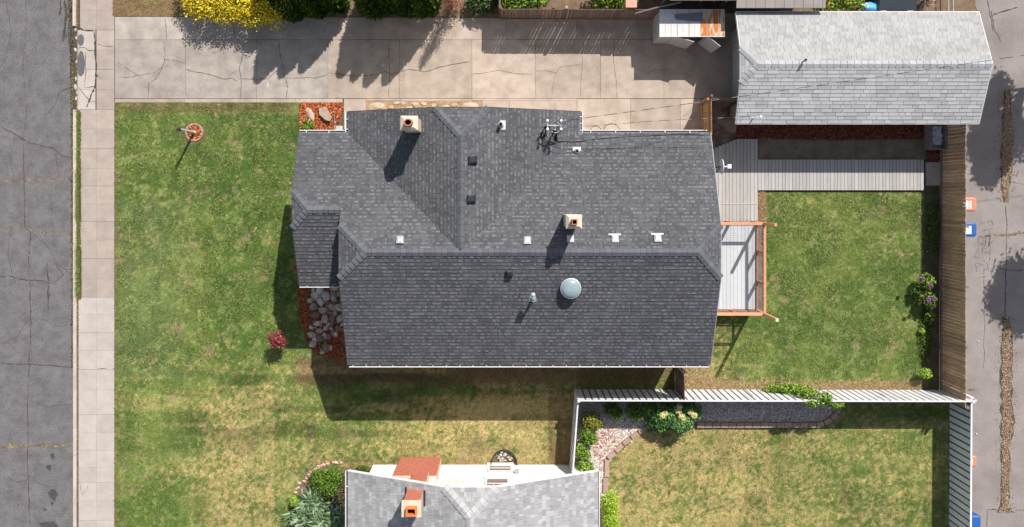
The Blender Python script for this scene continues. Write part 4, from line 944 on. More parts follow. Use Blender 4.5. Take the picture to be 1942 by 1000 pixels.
wx_, wy_ = W(956, 882)[:2]
well = thing('window_well', 'rounded metal window well filled with pale rocks against the white wall', 'window well', (wx_, wy_, 0))
arc = [(wx_ + .56 * math.cos(t), wy0 + .05 + .62 * math.sin(t)) for t in [math.pi * i / 20 for i in range(21)]]
V = []; F = []
for (a, b), r_ in zip(arc, range(21)): V += [(a, b, -.1), (a, b, .12), (wx_ + (a - wx_) * .93, wy0 + (b - wy0) * .93, .12), (wx_ + (a - wx_) * .93, wy0 + (b - wy0) * .93, -.1)]
for i in range(20):
    for k in range(3): F.append((4 * i + k, 4 * i + 4 + k, 4 * i + 5 + k, 4 * i + 1 + k))
add('well_rim', (V, F), M['pipe_dark'], well); add('well_floor', ([(a, b, .012) for a, b in arc], [tuple(range(21))]), mat('well_floor', (.05, .04, .035), .3, 5, 1), well)
for i in range(17):
    t = random.uniform(.15, 3.0); r_ = random.uniform(.1, .46); q = wx_ + r_ * math.cos(t), wy0 + .12 + r_ * 1.0 * math.sin(t)
    add('rock', hull_rock(q[0], q[1], .05, random.uniform(.06, .11), random.uniform(.05, .09), .06, i), M['stone_white'] if i % 3 else M['stone_grey'], label='rock inside the metal window well', cat='rock', group='rocks filling the window well')

# ------------------------------------------------------------------ decks
def boards_x(parent, x0, x1, y0, y1, z0, z1, pitch, m, gap=.008, clipf=None, name='board'):
    n = round((x1 - x0) / pitch); p = (x1 - x0) / n
    for i in range(n):
        a = x0 + i * p + gap / 2; b = x0 + (i + 1) * p - gap / 2; ya, yb = (y0, y1) if clipf is None else clipf((a + b) / 2)
        add(name, box(a, b, ya, yb, z0, z1 + random.uniform(-.0015, .0015)), m, parent)
low = thing('board_deck', 'low deck of weathered grey boards right of the dark roofed house', 'deck', (*W(1400, 340)[:2], 0))
lx0, lx1 = 7.1, W(1437, 0, .1)[0]; ya = W(0, 415, .1)[1] - .3; yb = W(0, 264, .1)[1]
add('deck_frame', box(lx0, lx1, ya, yb - .4, -.02, .07), M['rubber'], low)
def cl(xm):
    px = CX + xm / S; return (ya, min(yb, W(0, 262 + max(0, (1400 - px)) * .42, .1)[1]))
boards_x(low, lx0, lx1, ya, yb, .072, .11, .1455, M['deck_low'], .014, cl)
add('deck_beam', box(W(1366, 0)[0], W(1434, 0)[0], W(0, 387, .12)[1] - .02, W(0, 387, .12)[1] + .02, .1105, .125), M['deck_low'], low)
wlk = thing('board_walkway', 'narrow walkway of grey cross boards between dark soil and lawn', 'walkway', (*W(1595, 330)[:2], 0))
x0, x1 = lx1 + .006, W(1752, 0, .1)[0]; y0, y1 = W(0, 361, .1)[1], W(0, 303, .1)[1]
add('walkway_frame', box(x0 + .02, x1 - .02, y0 + .03, y1 - .03, -.02, .07), M['rubber'], wlk)
boards_x(wlk, x0, x1, y0, y1, .072, .11, .1435, M['deck_low'], .014)

dk = thing('raised_deck', 'raised pale grey deck with orange cedar railing beside the lawn', 'deck', (8.7, -3, 0))
zd, zt = .74, 1.64; dx0, dx1, dy0, dy1 = 7.1, 10.0, -4.72, -1.12
boards_x(dk, dx0, dx1 - .06, dy0 + .06, dy1 - .04, zd - .03, zd, .152, M['deck_up'], .008)
add('rim_board', join(box(dx0, dx1, dy0, dy0 + .045, zd - .25, zd - .002), box(dx0, dx1, dy1 - .035, dy1, zd - .25, zd - .002), box(dx1 - .05, dx1, dy0 + .05, dy1 - .05, zd - .25, zd - .002)), M['cedar_dk'], dk)
add('deck_frame', box(dx0 + .05, dx1 - .2, dy0 + .2, dy1 - .2, zd - .2, zd - .05), M['rubber'], dk)
rw = .09
add('top_rail', box(dx0, dx1 + .04, dy1 - .07, dy1 + .05, zt, zt + .04), M['cedar'], dk); add('top_rail', box(dx0, dx1 + .04, dy0 - .05, dy0 + .07, zt, zt + .04), M['cedar'], dk)
add('top_rail', box(dx1 - .05, dx1 + .05, dy0 + .072, dy1 - .072, zt, zt + .04), M['cedar'], dk)
add('bottom_rail', box(dx0, dx1 - .1, dy1 - .04, dy1, zd + .06, zd + .1), M['cedar_dk'], dk); add('bottom_rail', box(dx0, dx1 - .1, dy0, dy0 + .04, zd + .06, zd + .1), M['cedar_dk'], dk); add('bottom_rail', box(dx1 - .05, dx1 - .01, dy0 + .1, dy1 - .1, zd + .06, zd + .1), M['cedar_dk'], dk)
posts = [(dx1 - .01, dy1 - .01, 2.95), (dx1 - .01, dy0 + .01, 3.1), (dx1 - .01, W(0, 478, 1.2)[1], zt), (dx1 - .01, W(0, 536, 1.2)[1], zt), (W(1396, 0, 1.64)[0], dy1 - .01, zt), (W(1396, 0, 1.64)[0], dy0 + .01, zt)]
for px_, py_, h in posts: add('post', box(px_ - .05, px_ + .05, py_ - .05, py_ + .05, 0, h - (.002 if h == zt else 0)), M['cedar'] if h > 2 else M['cedar_dk'], dk)
add('post_cap', box(dx1 - .07, dx1 + .05, dy0 - .05, dy0 + .07, 3.102, 3.12), M['beige'], dk)
def mesh_panel(a, b, parent):
    a = Vector(a); b = Vector(b); L_ = (b - a).length; ms = []
    n = int(L_ / .1)
    for i in range(n + 1): p = a.lerp(b, i / n); ms.append(tube([(p.x, p.y, zd + .1), (p.x, p.y, zt)], .0035, 3, cap=False))
    for k in range(8): z = zd + .15 + k * .1; ms.append(tube([(a.x, a.y, z), (b.x, b.y, z)], .0035, 3, cap=False))
    add('wire_mesh', join(*ms), M['galv'], parent)
mesh_panel((dx0, dy1 - .02, 0), (dx1 - .08, dy1 - .02, 0), dk); mesh_panel((dx0, dy0 + .02, 0), (dx1 - .08, dy0 + .02, 0), dk); mesh_panel((dx1 - .03, dy0 + .1, 0), (dx1 - .03, dy1 - .1, 0), dk)

# ------------------------------------------------------------------ fences
def board_fence(name, label, a, b, h, m, mr, pitch=.143, thick=.02, gap=.006, railside=1, postgap=2.4, railm=None, group=None, lift=.05, hj=.02):
    a = Vector((*a[:2], 0)); b = Vector((*b[:2], 0)); d = (b - a); L_ = d.length; d.normalize(); nrm = Vector((-d.y, d.x, 0)) * railside
    t = thing(name, label, 'fence', tuple((a + b) / 2), group); n = max(1, round(L_ / pitch)); p = L_ / n
    for i in range(n):
        g = gap * random.choice((.4, .6, 1, 1, 1.6)); c0 = a + d * (i * p + g / 2); c1 = a + d * ((i + 1) * p - g / 2); hh = h + random.uniform(-hj, hj)
        V = [c0 - nrm * thick / 2, c1 - nrm * thick / 2, c1 + nrm * thick / 2, c0 + nrm * thick / 2]; V = [tuple(v + Vector((0, 0, lift))) for v in V] + [tuple(v + Vector((0, 0, hh))) for v in V]
        add('board', (V, box(0, 1, 0, 1, 0, 1)[1]), m, t)
    for z in (.35, h - .3):
        o = nrm * (thick / 2 + .025); add('rail', bbar(a + o + Vector((0, 0, z)), b + o + Vector((0, 0, z)), .04, .08), mr, t)
    k = max(1, round(L_ / postgap))
    for i in range(k + 1):
        c = a + d * (L_ * i / k) + nrm * (thick / 2 + .1); add('post', box(c.x - .045, c.x + .045, c.y - .045, c.y + .045, 0, h - .05), mr, t)
    return t
fx = 17.9
f = board_fence('board_fence', 'tall brown board fence between the back yard bed and the alley', (fx, W(0, 228)[1] + .4), (fx, W(0, 755)[1] + .05), 1.75, M['brown_board'], M['weather_wood'], railside=1, gap=.012)
add('kick_board', box(fx - .06, fx - .025, W(0, 752)[1], W(0, 280)[1], 0, .14), M['weather_wood'], f)
f = board_fence('board_fence', 'dark brown board fence between the driveway and the garden beyond', (*W(950, 35)[:2],), (*W(1238, 36)[:2],), 1.6, M['brown_dark'], M['brown_dark'], railside=1, gap=.016, hj=.01)
add('kick_board', box(W(950, 0)[0], W(1236, 0)[0], W(0, 36)[1] - .03, W(0, 36)[1] - .012, 0, .12), M['brown_dark'], f)
board_fence('board_fence', 'brown board fence running up out of view from the left end of the driveway fence', W(948, -150), W(948, 34), 1.6, M['brown_dark'], M['brown_dark'], railside=1, gap=.004, hj=.01)
board_fence('board_fence', 'short brown board fence from the house down to the white fence', W(1280, 690), W(1281, 741), 1.72, M['brown_dark'], M['brown_dark'], railside=1)
board_fence('board_gate_fence', 'short tan board fence beside the driveway end', W(1329, 197), W(1330, 262), 1.7, M['tan_board'], M['tan_board'], railside=-1, hj=.01)
board_fence('board_gate', 'dark board gate between the tan fence and the garage corner', W(1331, 196), W(1388, 197), 1.65, M['brown_dark'], M['brown_dark'], railside=1)
def white_fence(label, a, b, h, m, side, pitch=.27):
    """solid board on board fence: wide proud boards with recessed boards behind the gaps"""
    a = Vector((*a[:2], 0)); b = Vector((*b[:2], 0)); d = (b - a); L_ = d.length; d.normalize(); nrm = Vector((-d.y, d.x, 0)) * side
    t = thing('panel_fence', label, 'fence', tuple((a + b) / 2)); n = max(1, round(L_ / pitch)); p = L_ / n
    def bd(s0, s1, off, hh, name, mm, thick=.02):
        c0 = a + d * s0; c1 = a + d * s1; V = [c0 + nrm * (off - thick / 2), c1 + nrm * (off - thick / 2), c1 + nrm * (off + thick / 2), c0 + nrm * (off + thick / 2)]
        V = [tuple(v + Vector((0, 0, .03))) for v in V] + [tuple(v + Vector((0, 0, hh))) for v in V]; F = box(0, 1, 0, 1, 0, 1)[1]
        add(name, (V, F if side < 0 or True else F), mm, t)
    for i in range(n):
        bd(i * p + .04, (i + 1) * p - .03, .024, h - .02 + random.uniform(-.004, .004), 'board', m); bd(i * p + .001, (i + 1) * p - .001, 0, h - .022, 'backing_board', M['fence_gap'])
    add('top_rail', bbar(a + nrm * .012 + Vector((0, 0, h)), b + nrm * .012 + Vector((0, 0, h)), .055, .04), m, t)
    add('bottom_rail', bbar(a - nrm * .035 + Vector((0, 0, .05)), b - nrm * .035 + Vector((0, 0, .05)), .045, .09), m, t)
    for q in (a, b): add('post', box(q.x - .05, q.x + .05, q.y - .05, q.y + .05, 0, h + .04), m, t)
    return t
HF = 1.72
wy1 = W(0, 739.5)[1]
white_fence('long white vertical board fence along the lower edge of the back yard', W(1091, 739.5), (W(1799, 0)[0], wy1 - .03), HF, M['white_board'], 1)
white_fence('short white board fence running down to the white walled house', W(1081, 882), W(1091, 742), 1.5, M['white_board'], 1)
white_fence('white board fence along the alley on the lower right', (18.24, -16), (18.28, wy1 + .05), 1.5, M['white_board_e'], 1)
add('post', cyl(18.3, wy1 + .02, 0, 1.75, .05, 10), M['white_metal'], label='white round fence post at the corner where the white fences meet the alley', cat='fence post')
# ------------------------------------------------------------------ edging blocks
blocks = [((1148, 985), (1148, 945)), ((1148, 933), (1148, 905)), ((1150, 903), (1151, 872)), ((1153, 868), (1166, 858)), ((1168, 855), (1180, 843)), ((1182, 841), (1195, 831)), ((1197, 829), (1209, 820)), ((1211, 818), (1224, 811)), ((1226, 810), (1238, 803))]
edge = thing('block_edging', 'curved row of tan concrete edging blocks beside the pale gravel', 'edging', (*W(1180, 860)[:2], 0))
for a, b in blocks: add('block', bbar((*W(*a)[:2], .04), (*W(*b)[:2], .04), .19, .12), M['block'], edge)
edge = thing('block_edging', 'long row of brown edging blocks under the long gravel bed', 'edging', (*W(1450, 806)[:2], 0))
x = 1320
while x < 1545:
    for lv, (dy_, zz) in enumerate(((0, .05),)): add('block', box(W(x + .5, 0)[0], W(x + 14.5, 0)[0], W(0, 809)[1], W(0, 800)[1] + random.uniform(-.01, .01), 0, .16 + random.uniform(-.008, .008)), M['block'], edge)
    x += 15
for a, b in (((1547, 805), (1560, 802)), ((1562, 801), (1574, 794)), ((1575, 792), (1585, 784)), ((1586, 782), (1590, 768))):
    add('block', bbar((*W(*a)[:2], .07), (*W(*b)[:2], .07), .19, .16), M['block'], edge)
# ------------------------------------------------------------------ foliage
def foliage(lobes, n, size, cols, jit=.22, up=.35, clump=3.0, thin=1.0, asp=1.6, shell=(.55, 1.05)):
    """leaf faces spread through the volume of several ellipsoids"""
    vol = np.array([r[0] * r[1] * r[2] for _, r in lobes]) ** (2 / 3); pick = rng.choice(len(lobes), n, p=vol / vol.sum())
    c = np.array([l[0] for l in lobes])[pick]; r = np.array([l[1] for l in lobes])[pick]
    d = rng.normal(size=(n, 3)); d /= np.linalg.norm(d, axis=1)[:, None]; d[:, 2] = np.where(d[:, 2] < -.3, -d[:, 2], d[:, 2])
    rad = rng.uniform(shell[0], shell[1], n) + rng.normal(0, jit * .3, n)
    nn = fbm(c[:, 0] + d[:, 0] * r[:, 0] + d[:, 2] * 3, c[:, 1] + d[:, 1] * r[:, 1] + d[:, 2] * 2, clump, 5, 3)
    rad *= (.80 + .45 * nn); p = c + d * r * rad[:, None]; p[:, 2] = np.maximum(p[:, 2], .02)
    nrm = d * (1 - up) + np.array([0, 0, up]) + rng.normal(0, .55, (n, 3)); nrm /= np.linalg.norm(nrm, axis=1)[:, None]
    t = np.cross(nrm, rng.normal(size=(n, 3))); t /= np.linalg.norm(t, axis=1)[:, None]; b = np.cross(nrm, t)
    s_ = size * rng.uniform(.55, 1.3, n)[:, None]
    V = np.stack([p - t * s_ * asp * .5, p + b * s_ * .5, p + t * s_ * asp * .5 + nrm * s_ * .15, p - b * s_ * .5], 1).reshape(-1, 3)
    F = np.arange(4 * n).reshape(-1, 4)
    cc = np.array(cols)[rng.integers(0, len(cols), n)] * (rng.uniform(.65, 1.35, n) * (.75 + .5 * nn))[:, None]
    return V, F, np.repeat(cc, 4, 0)
def shrub(name, label, cat, lobes, n, size, cols, group=None, stem=True, trunk_r=.03, **k):
    c = np.array([l[0] for l in lobes]).mean(0); t = thing(name, label, cat, (float(c[0]), float(c[1]), 0), group)
    V, F, cc = foliage(lobes, n, size, cols, **k); add('crown', (V, F), M['leaf'], t, cols=cc)
    if stem:
        ms = []
        for (lc, lr) in lobes[:8]: ms.append(tube([(c[0], c[1], 0), ((c[0] + lc[0]) / 2, (c[1] + lc[1]) / 2, lc[2] * .5), tuple(lc)], [trunk_r, trunk_r * .7, trunk_r * .35], 6))
        add('stem', join(*ms), M['bark'], t)
    return t
GR = [lin(70, 100, 30), lin(95, 125, 40), lin(50, 78, 25), lin(120, 150, 55)]
DG = [lin(62, 88, 30), lin(80, 108, 36), lin(108, 132, 42), lin(50, 70, 24)]
YL = [lin(235, 205, 30), lin(215, 185, 25), lin(245, 225, 80), lin(150, 150, 35), lin(190, 165, 25)]
LIME = [lin(138, 168, 52), lin(110, 145, 42), lin(165, 190, 82)]
def L3(px, py, z, rx, ry, rz): return (W(px, py, z), (rx, ry, rz))
shrub('yellow_shrub', 'large golden yellow shrub overhanging the driveway edge', 'shrub', [L3(385, 5, .75, .75, .75, .62), L3(430, 18, .7, .75, .65, .6), L3(480, 22, .75, .8, .7, .65), L3(520, 12, .8, .65, .85, .7), L3(450, -30, .8, 1.3, .8, .8), L3(365, -25, .7, .7, .8, .6)], 15000, .055, YL[:3] + YL + [lin(120, 125, 30)], jit=.25)
V, F, cc = foliage([L3(500, 20, .45, 1.2, .7, .4), L3(400, 12, .35, .8, .6, .3)], 2500, .05, DG)
def conifer(px, py, h, r_, label, n=9000, cols=DG, group=None):
    x, y, _ = W(px, py); t = thing('conifer', label, 'conifer', (x, y, 0), group)
    u = rng.random(n) ** .75; z = h * (1 - u) * .98 + .05; hh = z / h; R = r_ * np.minimum(1, (1 - hh) ** .75 * 1.25 + .01) * (.85 + .15 * np.sin(hh * 3))
    th = rng.uniform(0, 6.28, n); nn = fbm(th * 2.2 + px, z * 1.8, 1.5, px % 17, 3); rad = R * (.72 + .5 * nn) * rng.uniform(.72, 1.06, n)
    p = np.stack([x + rad * np.cos(th), y + rad * np.sin(th), z], 1)
    o = np.stack([np.cos(th), np.sin(th), np.full(n, .9)], 1) + rng.normal(0, .35, (n, 3)); o /= np.linalg.norm(o, axis=1)[:, None]
    side = np.cross(o, rng.normal(size=(n, 3))); side /= np.linalg.norm(side, axis=1)[:, None]; s_ = rng.uniform(.05, .11, n)[:, None]
    V = np.stack([p - side * s_ * .35, p + side * s_ * .35, p + o * s_ * 1.4 + side * s_ * .12, p + o * s_ * 1.4 - side * s_ * .12], 1).reshape(-1, 3); F = np.arange(4 * n).reshape(-1, 4)
    cc = np.array(cols)[rng.integers(0, len(cols), n)] * (rng.uniform(.6, 1.4, n) * (.7 + .6 * nn))[:, None]
    add('crown', (V, F), M['leaf'], t, cols=np.repeat(cc, 4, 0)); add('trunk', cyl(x, y, 0, h * .8, .06, 8, .02), M['bark'], t)
con = [(562, 6, 3.55, .85, 'first green conifer right of the yellow shrub'), (602, 6, 3.3, .75, 'second green conifer right of the yellow shrub'), (638, 3, 3.15, .62, 'last green conifer before the brown gap in the hedge'),
       (714, 6, 3.3, .75, 'first green conifer right of the brown gap in the hedge'), (744, 3, 3.55, .65, 'second green conifer right of the brown gap in the hedge'), (772, 7, 3.7, .7, 'third green conifer right of the brown gap in the hedge'), (806, 6, 3.65, .72, 'green conifer beside the dead brown bush')]
for px, py, h, r_, l in con: conifer(px, py, h, r_, l, group='green conifers in the hedge along the driveway')
conifer(528, -14, 2.6, .6, 'green conifer standing behind the yellow shrub', cols=[lin(70, 90, 25), lin(110, 120, 35), lin(50, 70, 20)], group='green conifers in the hedge along the driveway')
# dead bush with thin drooping twigs
x, y, _ = W(858, 10); dt = thing('dead_conifer', 'dead reddish brown bush beside the conifers', 'bush', (x, y, 0)); ms = []
for k in range(240):
    z = random.uniform(.2, 2.9); a = random.uniform(0, 6.28); rr = .55 * (1 - z / 3.4) * random.uniform(.5, 1.2)
    ms.append(tube([(x, y, z), (x + rr * .6 * math.cos(a), y + rr * .6 * math.sin(a), z + .05), (x + rr * math.cos(a), y + rr * math.sin(a), z - .12)], [.014, .010, .006], 3, cap=False))
add('twig', join(*ms), mat('dead_twig', lin(170, 120, 95), .3, 9, .9), dt)['kind'] = 'stuff'; add('trunk', cyl(x, y, 0, 2.9, .05, 7, .012), M['dead'], dt)
V, F, cc = foliage([((x, y, .6), (.5, .45, .6)), ((x, y, 1.5), (.36, .36, .7)), ((x, y, 2.4), (.2, .2, .5))], 1500, .04, [lin(165, 110, 85), lin(190, 140, 115), lin(130, 80, 60)]); add('dead_needles', (V, F), M['leaf'], dt, cols=cc)
shrub('leafy_shrub', 'dark green leafy shrub between the dead bush and the brown fence', 'shrub', [L3(905, 5, .4, .5, .5, .35), L3(930, -2, .5, .4, .6, .4)], 1500, .08, [lin(52, 72, 38), lin(70, 92, 48), lin(40, 56, 30)])
V, F, cc = blades([PX([(860, 20), (940, 20), (942, 34), (856, 33)])], 900, tan + gg); add('weeds', (V, F), M['leaf'], cols=cc, kind='stuff', label='dry weeds at the driveway edge below the dead bush', cat='weeds')
for a, (p_, q_, r_, l, cls) in enumerate([(975, 2, .5, 'bright green vegetable plants in the garden beyond the brown fence', LIME[:2] + GR), (1010, 0, .45, 'bright green leafy clump second from the left beyond the brown fence', LIME[1:] + GR), (1145, 0, .45, 'green grassy plants beyond the right part of the brown fence', GR + LIME[:1]), (1178, -2, .5, 'tall green plants beside the terracotta box', GR + LIME[:1])]):
    shrub('garden_plant', l, 'plant', [L3(p_, q_, .7, r_, r_, .35), L3(p_ + 14, q_ - 8, .75, r_, r_, .35), L3(p_ - 12, q_ - 10, .65, r_, r_, .35)], 1800, .075, cls)
add('birdhouse_box', join(box(*[W(1187, 0, 1.75)[0], W(1208, 0, 1.75)[0]], W(0, 14, 1.75)[1], W(0, -10, 1.75)[1], 1.5, 1.75)), mat('pinkish_terracotta', lin(225, 165, 145), .35, 8, .8), label='pale terracotta box on the fence end beyond the driveway', cat='box')
add('post', box(*[W(1072, 0, 1.7)[0], W(1077, 0, 1.7)[0]], W(0, 16, 1.7)[1], W(0, 11, 1.7)[1], 0, 1.7), M['stone_tan'], label='small wooden post top just behind the dark brown fence', cat='post')

# small red maple on the front lawn
x, y, _ = W(536, 641)
shrub('red_maple', 'small red leaved maple on the front lawn beside the mulch bed', 'tree', [((x - .02, y + .05, .75), (.28, .30, .4)), ((x - .14, y + .2, .85), (.2, .2, .25)), ((x + .12, y - .1, .6), (.22, .22, .3)), ((x + .05, y + .28, .7), (.15, .15, .2)), ((x - .05, y - .22, .5), (.16, .12, .2)), ((x + .2, y + .05, .7), (.12, .14, .2))], 1150, .05, [lin(165, 65, 78), lin(130, 45, 55), lin(180, 90, 98), lin(105, 42, 46), lin(95, 70, 45)], jit=.5)
# lamp post
x, y, _ = W(369, 251)
bedr = thing('tree_ring', 'round red mulch ring edged with small bricks on the front lawn', 'mulch ring', (x, y, 0))
nb_ = 24
for k in range(nb_):
    t = 2 * math.pi * k / nb_; c = Vector((x + .345 * math.cos(t), y + .345 * math.sin(t), .025)); o = Vector((-math.sin(t), math.cos(t), 0)) * .036
    add('edging_brick', bbar(c - o, c + o, .055, .05), M['stone_tan'], bedr)
add('mulch', ([(x + .33 * math.cos(2 * math.pi * i / 24), y + .33 * math.sin(2 * math.pi * i / 24), .012 + 0) for i in range(24)], [tuple(range(24))]), M['mulch_base'], bedr)
cxp = [(369 + 14.5 * math.cos(t), 251 + 14.5 * math.sin(t)) for t in [6.283 * i / 16 for i in range(16)]]
chips('bark_chips', cxp, 600, red, 'red bark chips inside the small brick ring on the front lawn')
lp = thing('lamp_post', 'white garden lamp post in the mulch ring on the front lawn', 'lamp post', (x, y, 0))
add('pole', cyl(x, y, 0, 1.42, .045, 14), M['white_metal'], lp); add('lamp_head', lathe(x, y, [(.05, 1.42), (.07, 1.46), (.07, 1.58), (.05, 1.63), (.001, 1.64)], 14), M['pipe_dark'], lp); add('base_collar', cyl(x, y, 0, .06, .07, 14), M['white_metal'], lp)

# rock pile and boulders
spots = []
rr = random.Random(3)
poly = PX([(592, 545), (645, 545), (652, 610), (652, 628), (625, 640), (612, 668), (595, 650), (590, 622), (600, 600), (590, 570)])
tries = 0
while len(spots) < 85 and tries < 12000:
    tries += 1; px, py = rr.uniform(588, 656), rr.uniform(545, 670); xx, yy, _ = W(px, py); r_ = rr.uniform(.14, .27) if len(spots) < 32 else rr.uniform(.05, .13)
    if not inpoly(np.array([xx]), np.array([yy]), poly)[0]: continue
    if all(math.hypot(xx - a, yy - b) > (r_ + c) * .64 for a, b, c in spots): spots.append((xx, yy, r_))
for i, (xx, yy, r_) in enumerate(spots):
    m_ = M[('stone_grey', 'stone_grey', 'stone_grey', 'stone_brown', 'stone_white')[i % 5]]
    add('rock', hull_rock(xx, yy, r_ * .35, r_ * rr.uniform(.9, 1.25), r_ * rr.uniform(.7, 1.0), r_ * .8, i, rr.uniform(0, 3.1)), m_, label='rough stone in the rock pile between the porch and the red bark', cat='rock', group='rocks piled beside the porch')
for px, py, rx, ry, m_, l in ((619, 637, .20, .19, 'stone_white', 'broad pale stone near the lower end of the rock pile'), (599, 643, .17, .13, 'stone_white', 'pale stone at the lower left of the rock pile'), (627, 659, .15, .19, 'stone_grey', 'smooth grey stone at the lower right end of the rock pile'), (612, 668, .12, .1, 'stone_grey', 'lowest small grey stone of the rock pile'), (637, 632, .12, .12, 'stone_white', 'pale jagged stone right of the broad pale stone'), (602, 560, .26, .3, 'stone_grey', 'largest dark stone at the top left of the rock pile'), (634, 563, .2, .24, 'stone_grey', 'large dark stone at the top right of the rock pile')):
    xx, yy, _ = W(px, py); add('rock', hull_rock(xx, yy, .08, rx, ry, .16, px, .5), M[m_], label=l, cat='rock', group='rocks piled beside the porch')
shrub('small_plant', 'small green plant growing among the lower rocks', 'plant', [L3(613, 654, .12, .13, .12, .1)], 300, .04, GR, stem=False)
xx, yy, _ = W(588, 216); add('boulder', hull_rock(xx, yy, .05, .17, .36, .14, 21, .55, flat=.6), M['stone_tan'], label='narrow tan boulder on the left of the red corner bed', cat='boulder')
xx, yy, _ = W(619, 218)
add('boulder', prism([(xx + a * S, yy - b * S) for a, b in ((-12, -12), (1, -14), (12, 7), (9, 13), (1, 11), (-12, 0))], .0, lambda p: .20 + .1 * (p[0] - xx)), M['stone_tan'], label='flat topped angular tan boulder on the right of the red corner bed', cat='boulder')
xx, yy, _ = W(586, 229); add('boulder', hull_rock(xx, yy, .03, .13, .10, .08, 22), M['stone_tan'], label='small tan boulder above the green plant in the corner bed', cat='boulder')
def fronds(px, py, n, L_, wd, cols, label, z=.1, name='plant', up=.5, cat='plant', group=None):
    x, y, _ = W(px, py); V = []; F = []; cc = []
    for k in range(n):
        a = random.uniform(0, 6.28); l = L_ * random.uniform(.55, 1.1); c = np.array(random.choice(cols)) * random.uniform(.7, 1.3); u_ = up * random.uniform(.3, 1.3); o = len(V)
        bx_, by_ = x + random.gauss(0, L_ * .35), y + random.gauss(0, L_ * .35)
        for t in (0, .35, .7, 1.0):
            w_ = wd * (1 - t) ** .6 * (.6 + t) if t < 1 else 0.002; zz = z + l * u_ * math.sin(t * 2.2) * 1.0
            xx = bx_ + l * t * math.cos(a); yy = by_ + l * t * math.sin(a)
            V += [(xx - w_ * math.sin(a), yy + w_ * math.cos(a), zz), (xx + w_ * math.sin(a), yy - w_ * math.cos(a), zz)]; cc += [c, c]
        for q in range(3): F.append((o + 2 * q, o + 2 * q + 1, o + 2 * q + 3, o + 2 * q + 2))
    return add(name, (V, F), M['leaf'], cols=np.array(cc), label=label, cat=cat, group=group)
fronds(586, 240, 60, .24, .03, LIME[:2] + GR, 'bright green leafy plant in the red corner bed', name='leafy_plant')
stk = thing('garden_stake', 'thin dark stake lying in the corner bed beside the boulder', 'stake', W(636, 235)); add('stake_rod', tube([W(635, 210, .12), W(633, 247, .10)], .02, 6), M['weather_wood'], stk)
sheet_edge = add('downspout_splash', box(W(634, 0)[0], W(650, 0)[0], W(0, 248)[1], W(0, 239)[1], 0, .03), M['grey_metal'], label='small grey splash block in the corner of the red bed', cat='splash block')
# flat stones between driveway and house
M['tan_soil'] = mat('tan_soil', lin(172, 140, 110), .3, 5, 1, .6, 40, fine=.3)
sheet('stone_strip', PX([(694, 192), (915, 192), (915, 230), (694, 230)]), .0, M['tan_soil'])
fl = [(716, 200, 22, 8), (752, 196, 12, 5), (765, 197, 9, 5), (787, 198, 8, 6), (803, 197, 7, 5), (823, 201, 9, 7), (846, 203, 11, 6), (862, 200, 9, 5), (893, 200, 20, 8), (740, 204, 8, 4), (777, 205, 7, 4), (805, 205, 6, 4)]
for i, (px, py, rx, ry) in enumerate(fl):
    xx, yy, _ = W(px, py); lab = {0: 'large pale flat stone nearest the left roof corner above the dark roof', 8: 'large pale flat stone at the right end of the stone strip'}.get(i, ('second', 'third', 'fourth', 'fifth', 'sixth', 'seventh', 'eighth', 'ninth', 'tenth', 'eleventh', 'last')[max(0, sum(1 for q in fl if q[0] < px) - 1)] + ' pale flat stone from the left in the stone strip above the dark roof')
    add('flat_stone', hull_rock(xx, yy, .0, rx * S, ry * S * 1.1, .09, i + 40, .05, flat=.5), M['stone_tan'], label=lab, cat='stone', group='flat stones between the driveway and the house')
V, F, cc = blades([PX([(740, 192), (880, 192), (880, 208), (740, 208)])], 500, gg + tan, blade=.06); add('weeds', (V, F), M['leaf'], cols=cc, kind='stuff', label='weeds between the flat stones above the dark roof', cat='weeds')

# neighbour front garden
sheet('flower_bed', PX([(585, 888), (610, 876), (650, 884), (705, 884), (705, 1010), (566, 1010), (560, 940)]), .004, M['ground_brown'])
shrub('round_shrub', 'rounded fresh green shrub at the corner of the white walled house', 'shrub', [L3(606, 905, .5, .42, .42, .4), L3(632, 900, .5, .42, .4, .4), L3(625, 922, .5, .45, .4, .42)], 4200, .045, GR + LIME[1:2])
shrub('round_shrub', 'dull purple green shrub between the fresh green shrub and the roof', 'shrub', [L3(645, 935, .45, .35, .35, .35), L3(650, 915, .4, .25, .4, .3)], 1600, .045, [lin(82, 78, 50), lin(70, 66, 44), lin(95, 100, 55)])
fr = [lin(110, 132, 98), lin(85, 112, 72), lin(150, 168, 138), lin(62, 88, 50)]
sl_ = ['leftmost clump of long silvery green leaves, below the lime shrub', 'middle clump of long silvery green leaves, just below the round shrub', 'lower middle clump of long silvery green leaves', 'clump of long silvery green leaves beside the roof edge', 'uppermost clump of long silvery green leaves, touching the round shrub', 'lowest clump of long silvery green leaves at the roof edge']
for i, (a, b) in enumerate([(575, 972), (605, 950), (612, 985), (640, 965), (592, 940), (645, 995)]):
    fronds(a, b, 85, .5, .045, fr, sl_[i], z=.45, name='silver_leaf_plant', up=.35, group='silvery long leaved plants beside the white walled house')
shrub('lime_shrub', 'small lime green shrub at the left edge of the silvery plants', 'shrub', [L3(562, 950, .35, .25, .25, .25)], 700, .045, LIME)
for i in range(16):
    t = i / 15; a = 560 + 50 * (1 - math.cos(t * 1.5)) + 40 * t; b = 935 - 58 * math.sin(t * 1.6)
    xx, yy, _ = W(a + random.uniform(-3, 3), b + random.uniform(-2, 2)); add('edge_stone', hull_rock(xx, yy, .02, .11, .09, .07, i + 70), mat('pink_stone', lin(205, 170, 155), .2, 6, .9, rnd=.15) if i == 0 else bpy.data.materials['pink_stone'], label='small pinkish white stone edging the bed at the house corner', cat='stone', group='pinkish stones edging the corner bed')
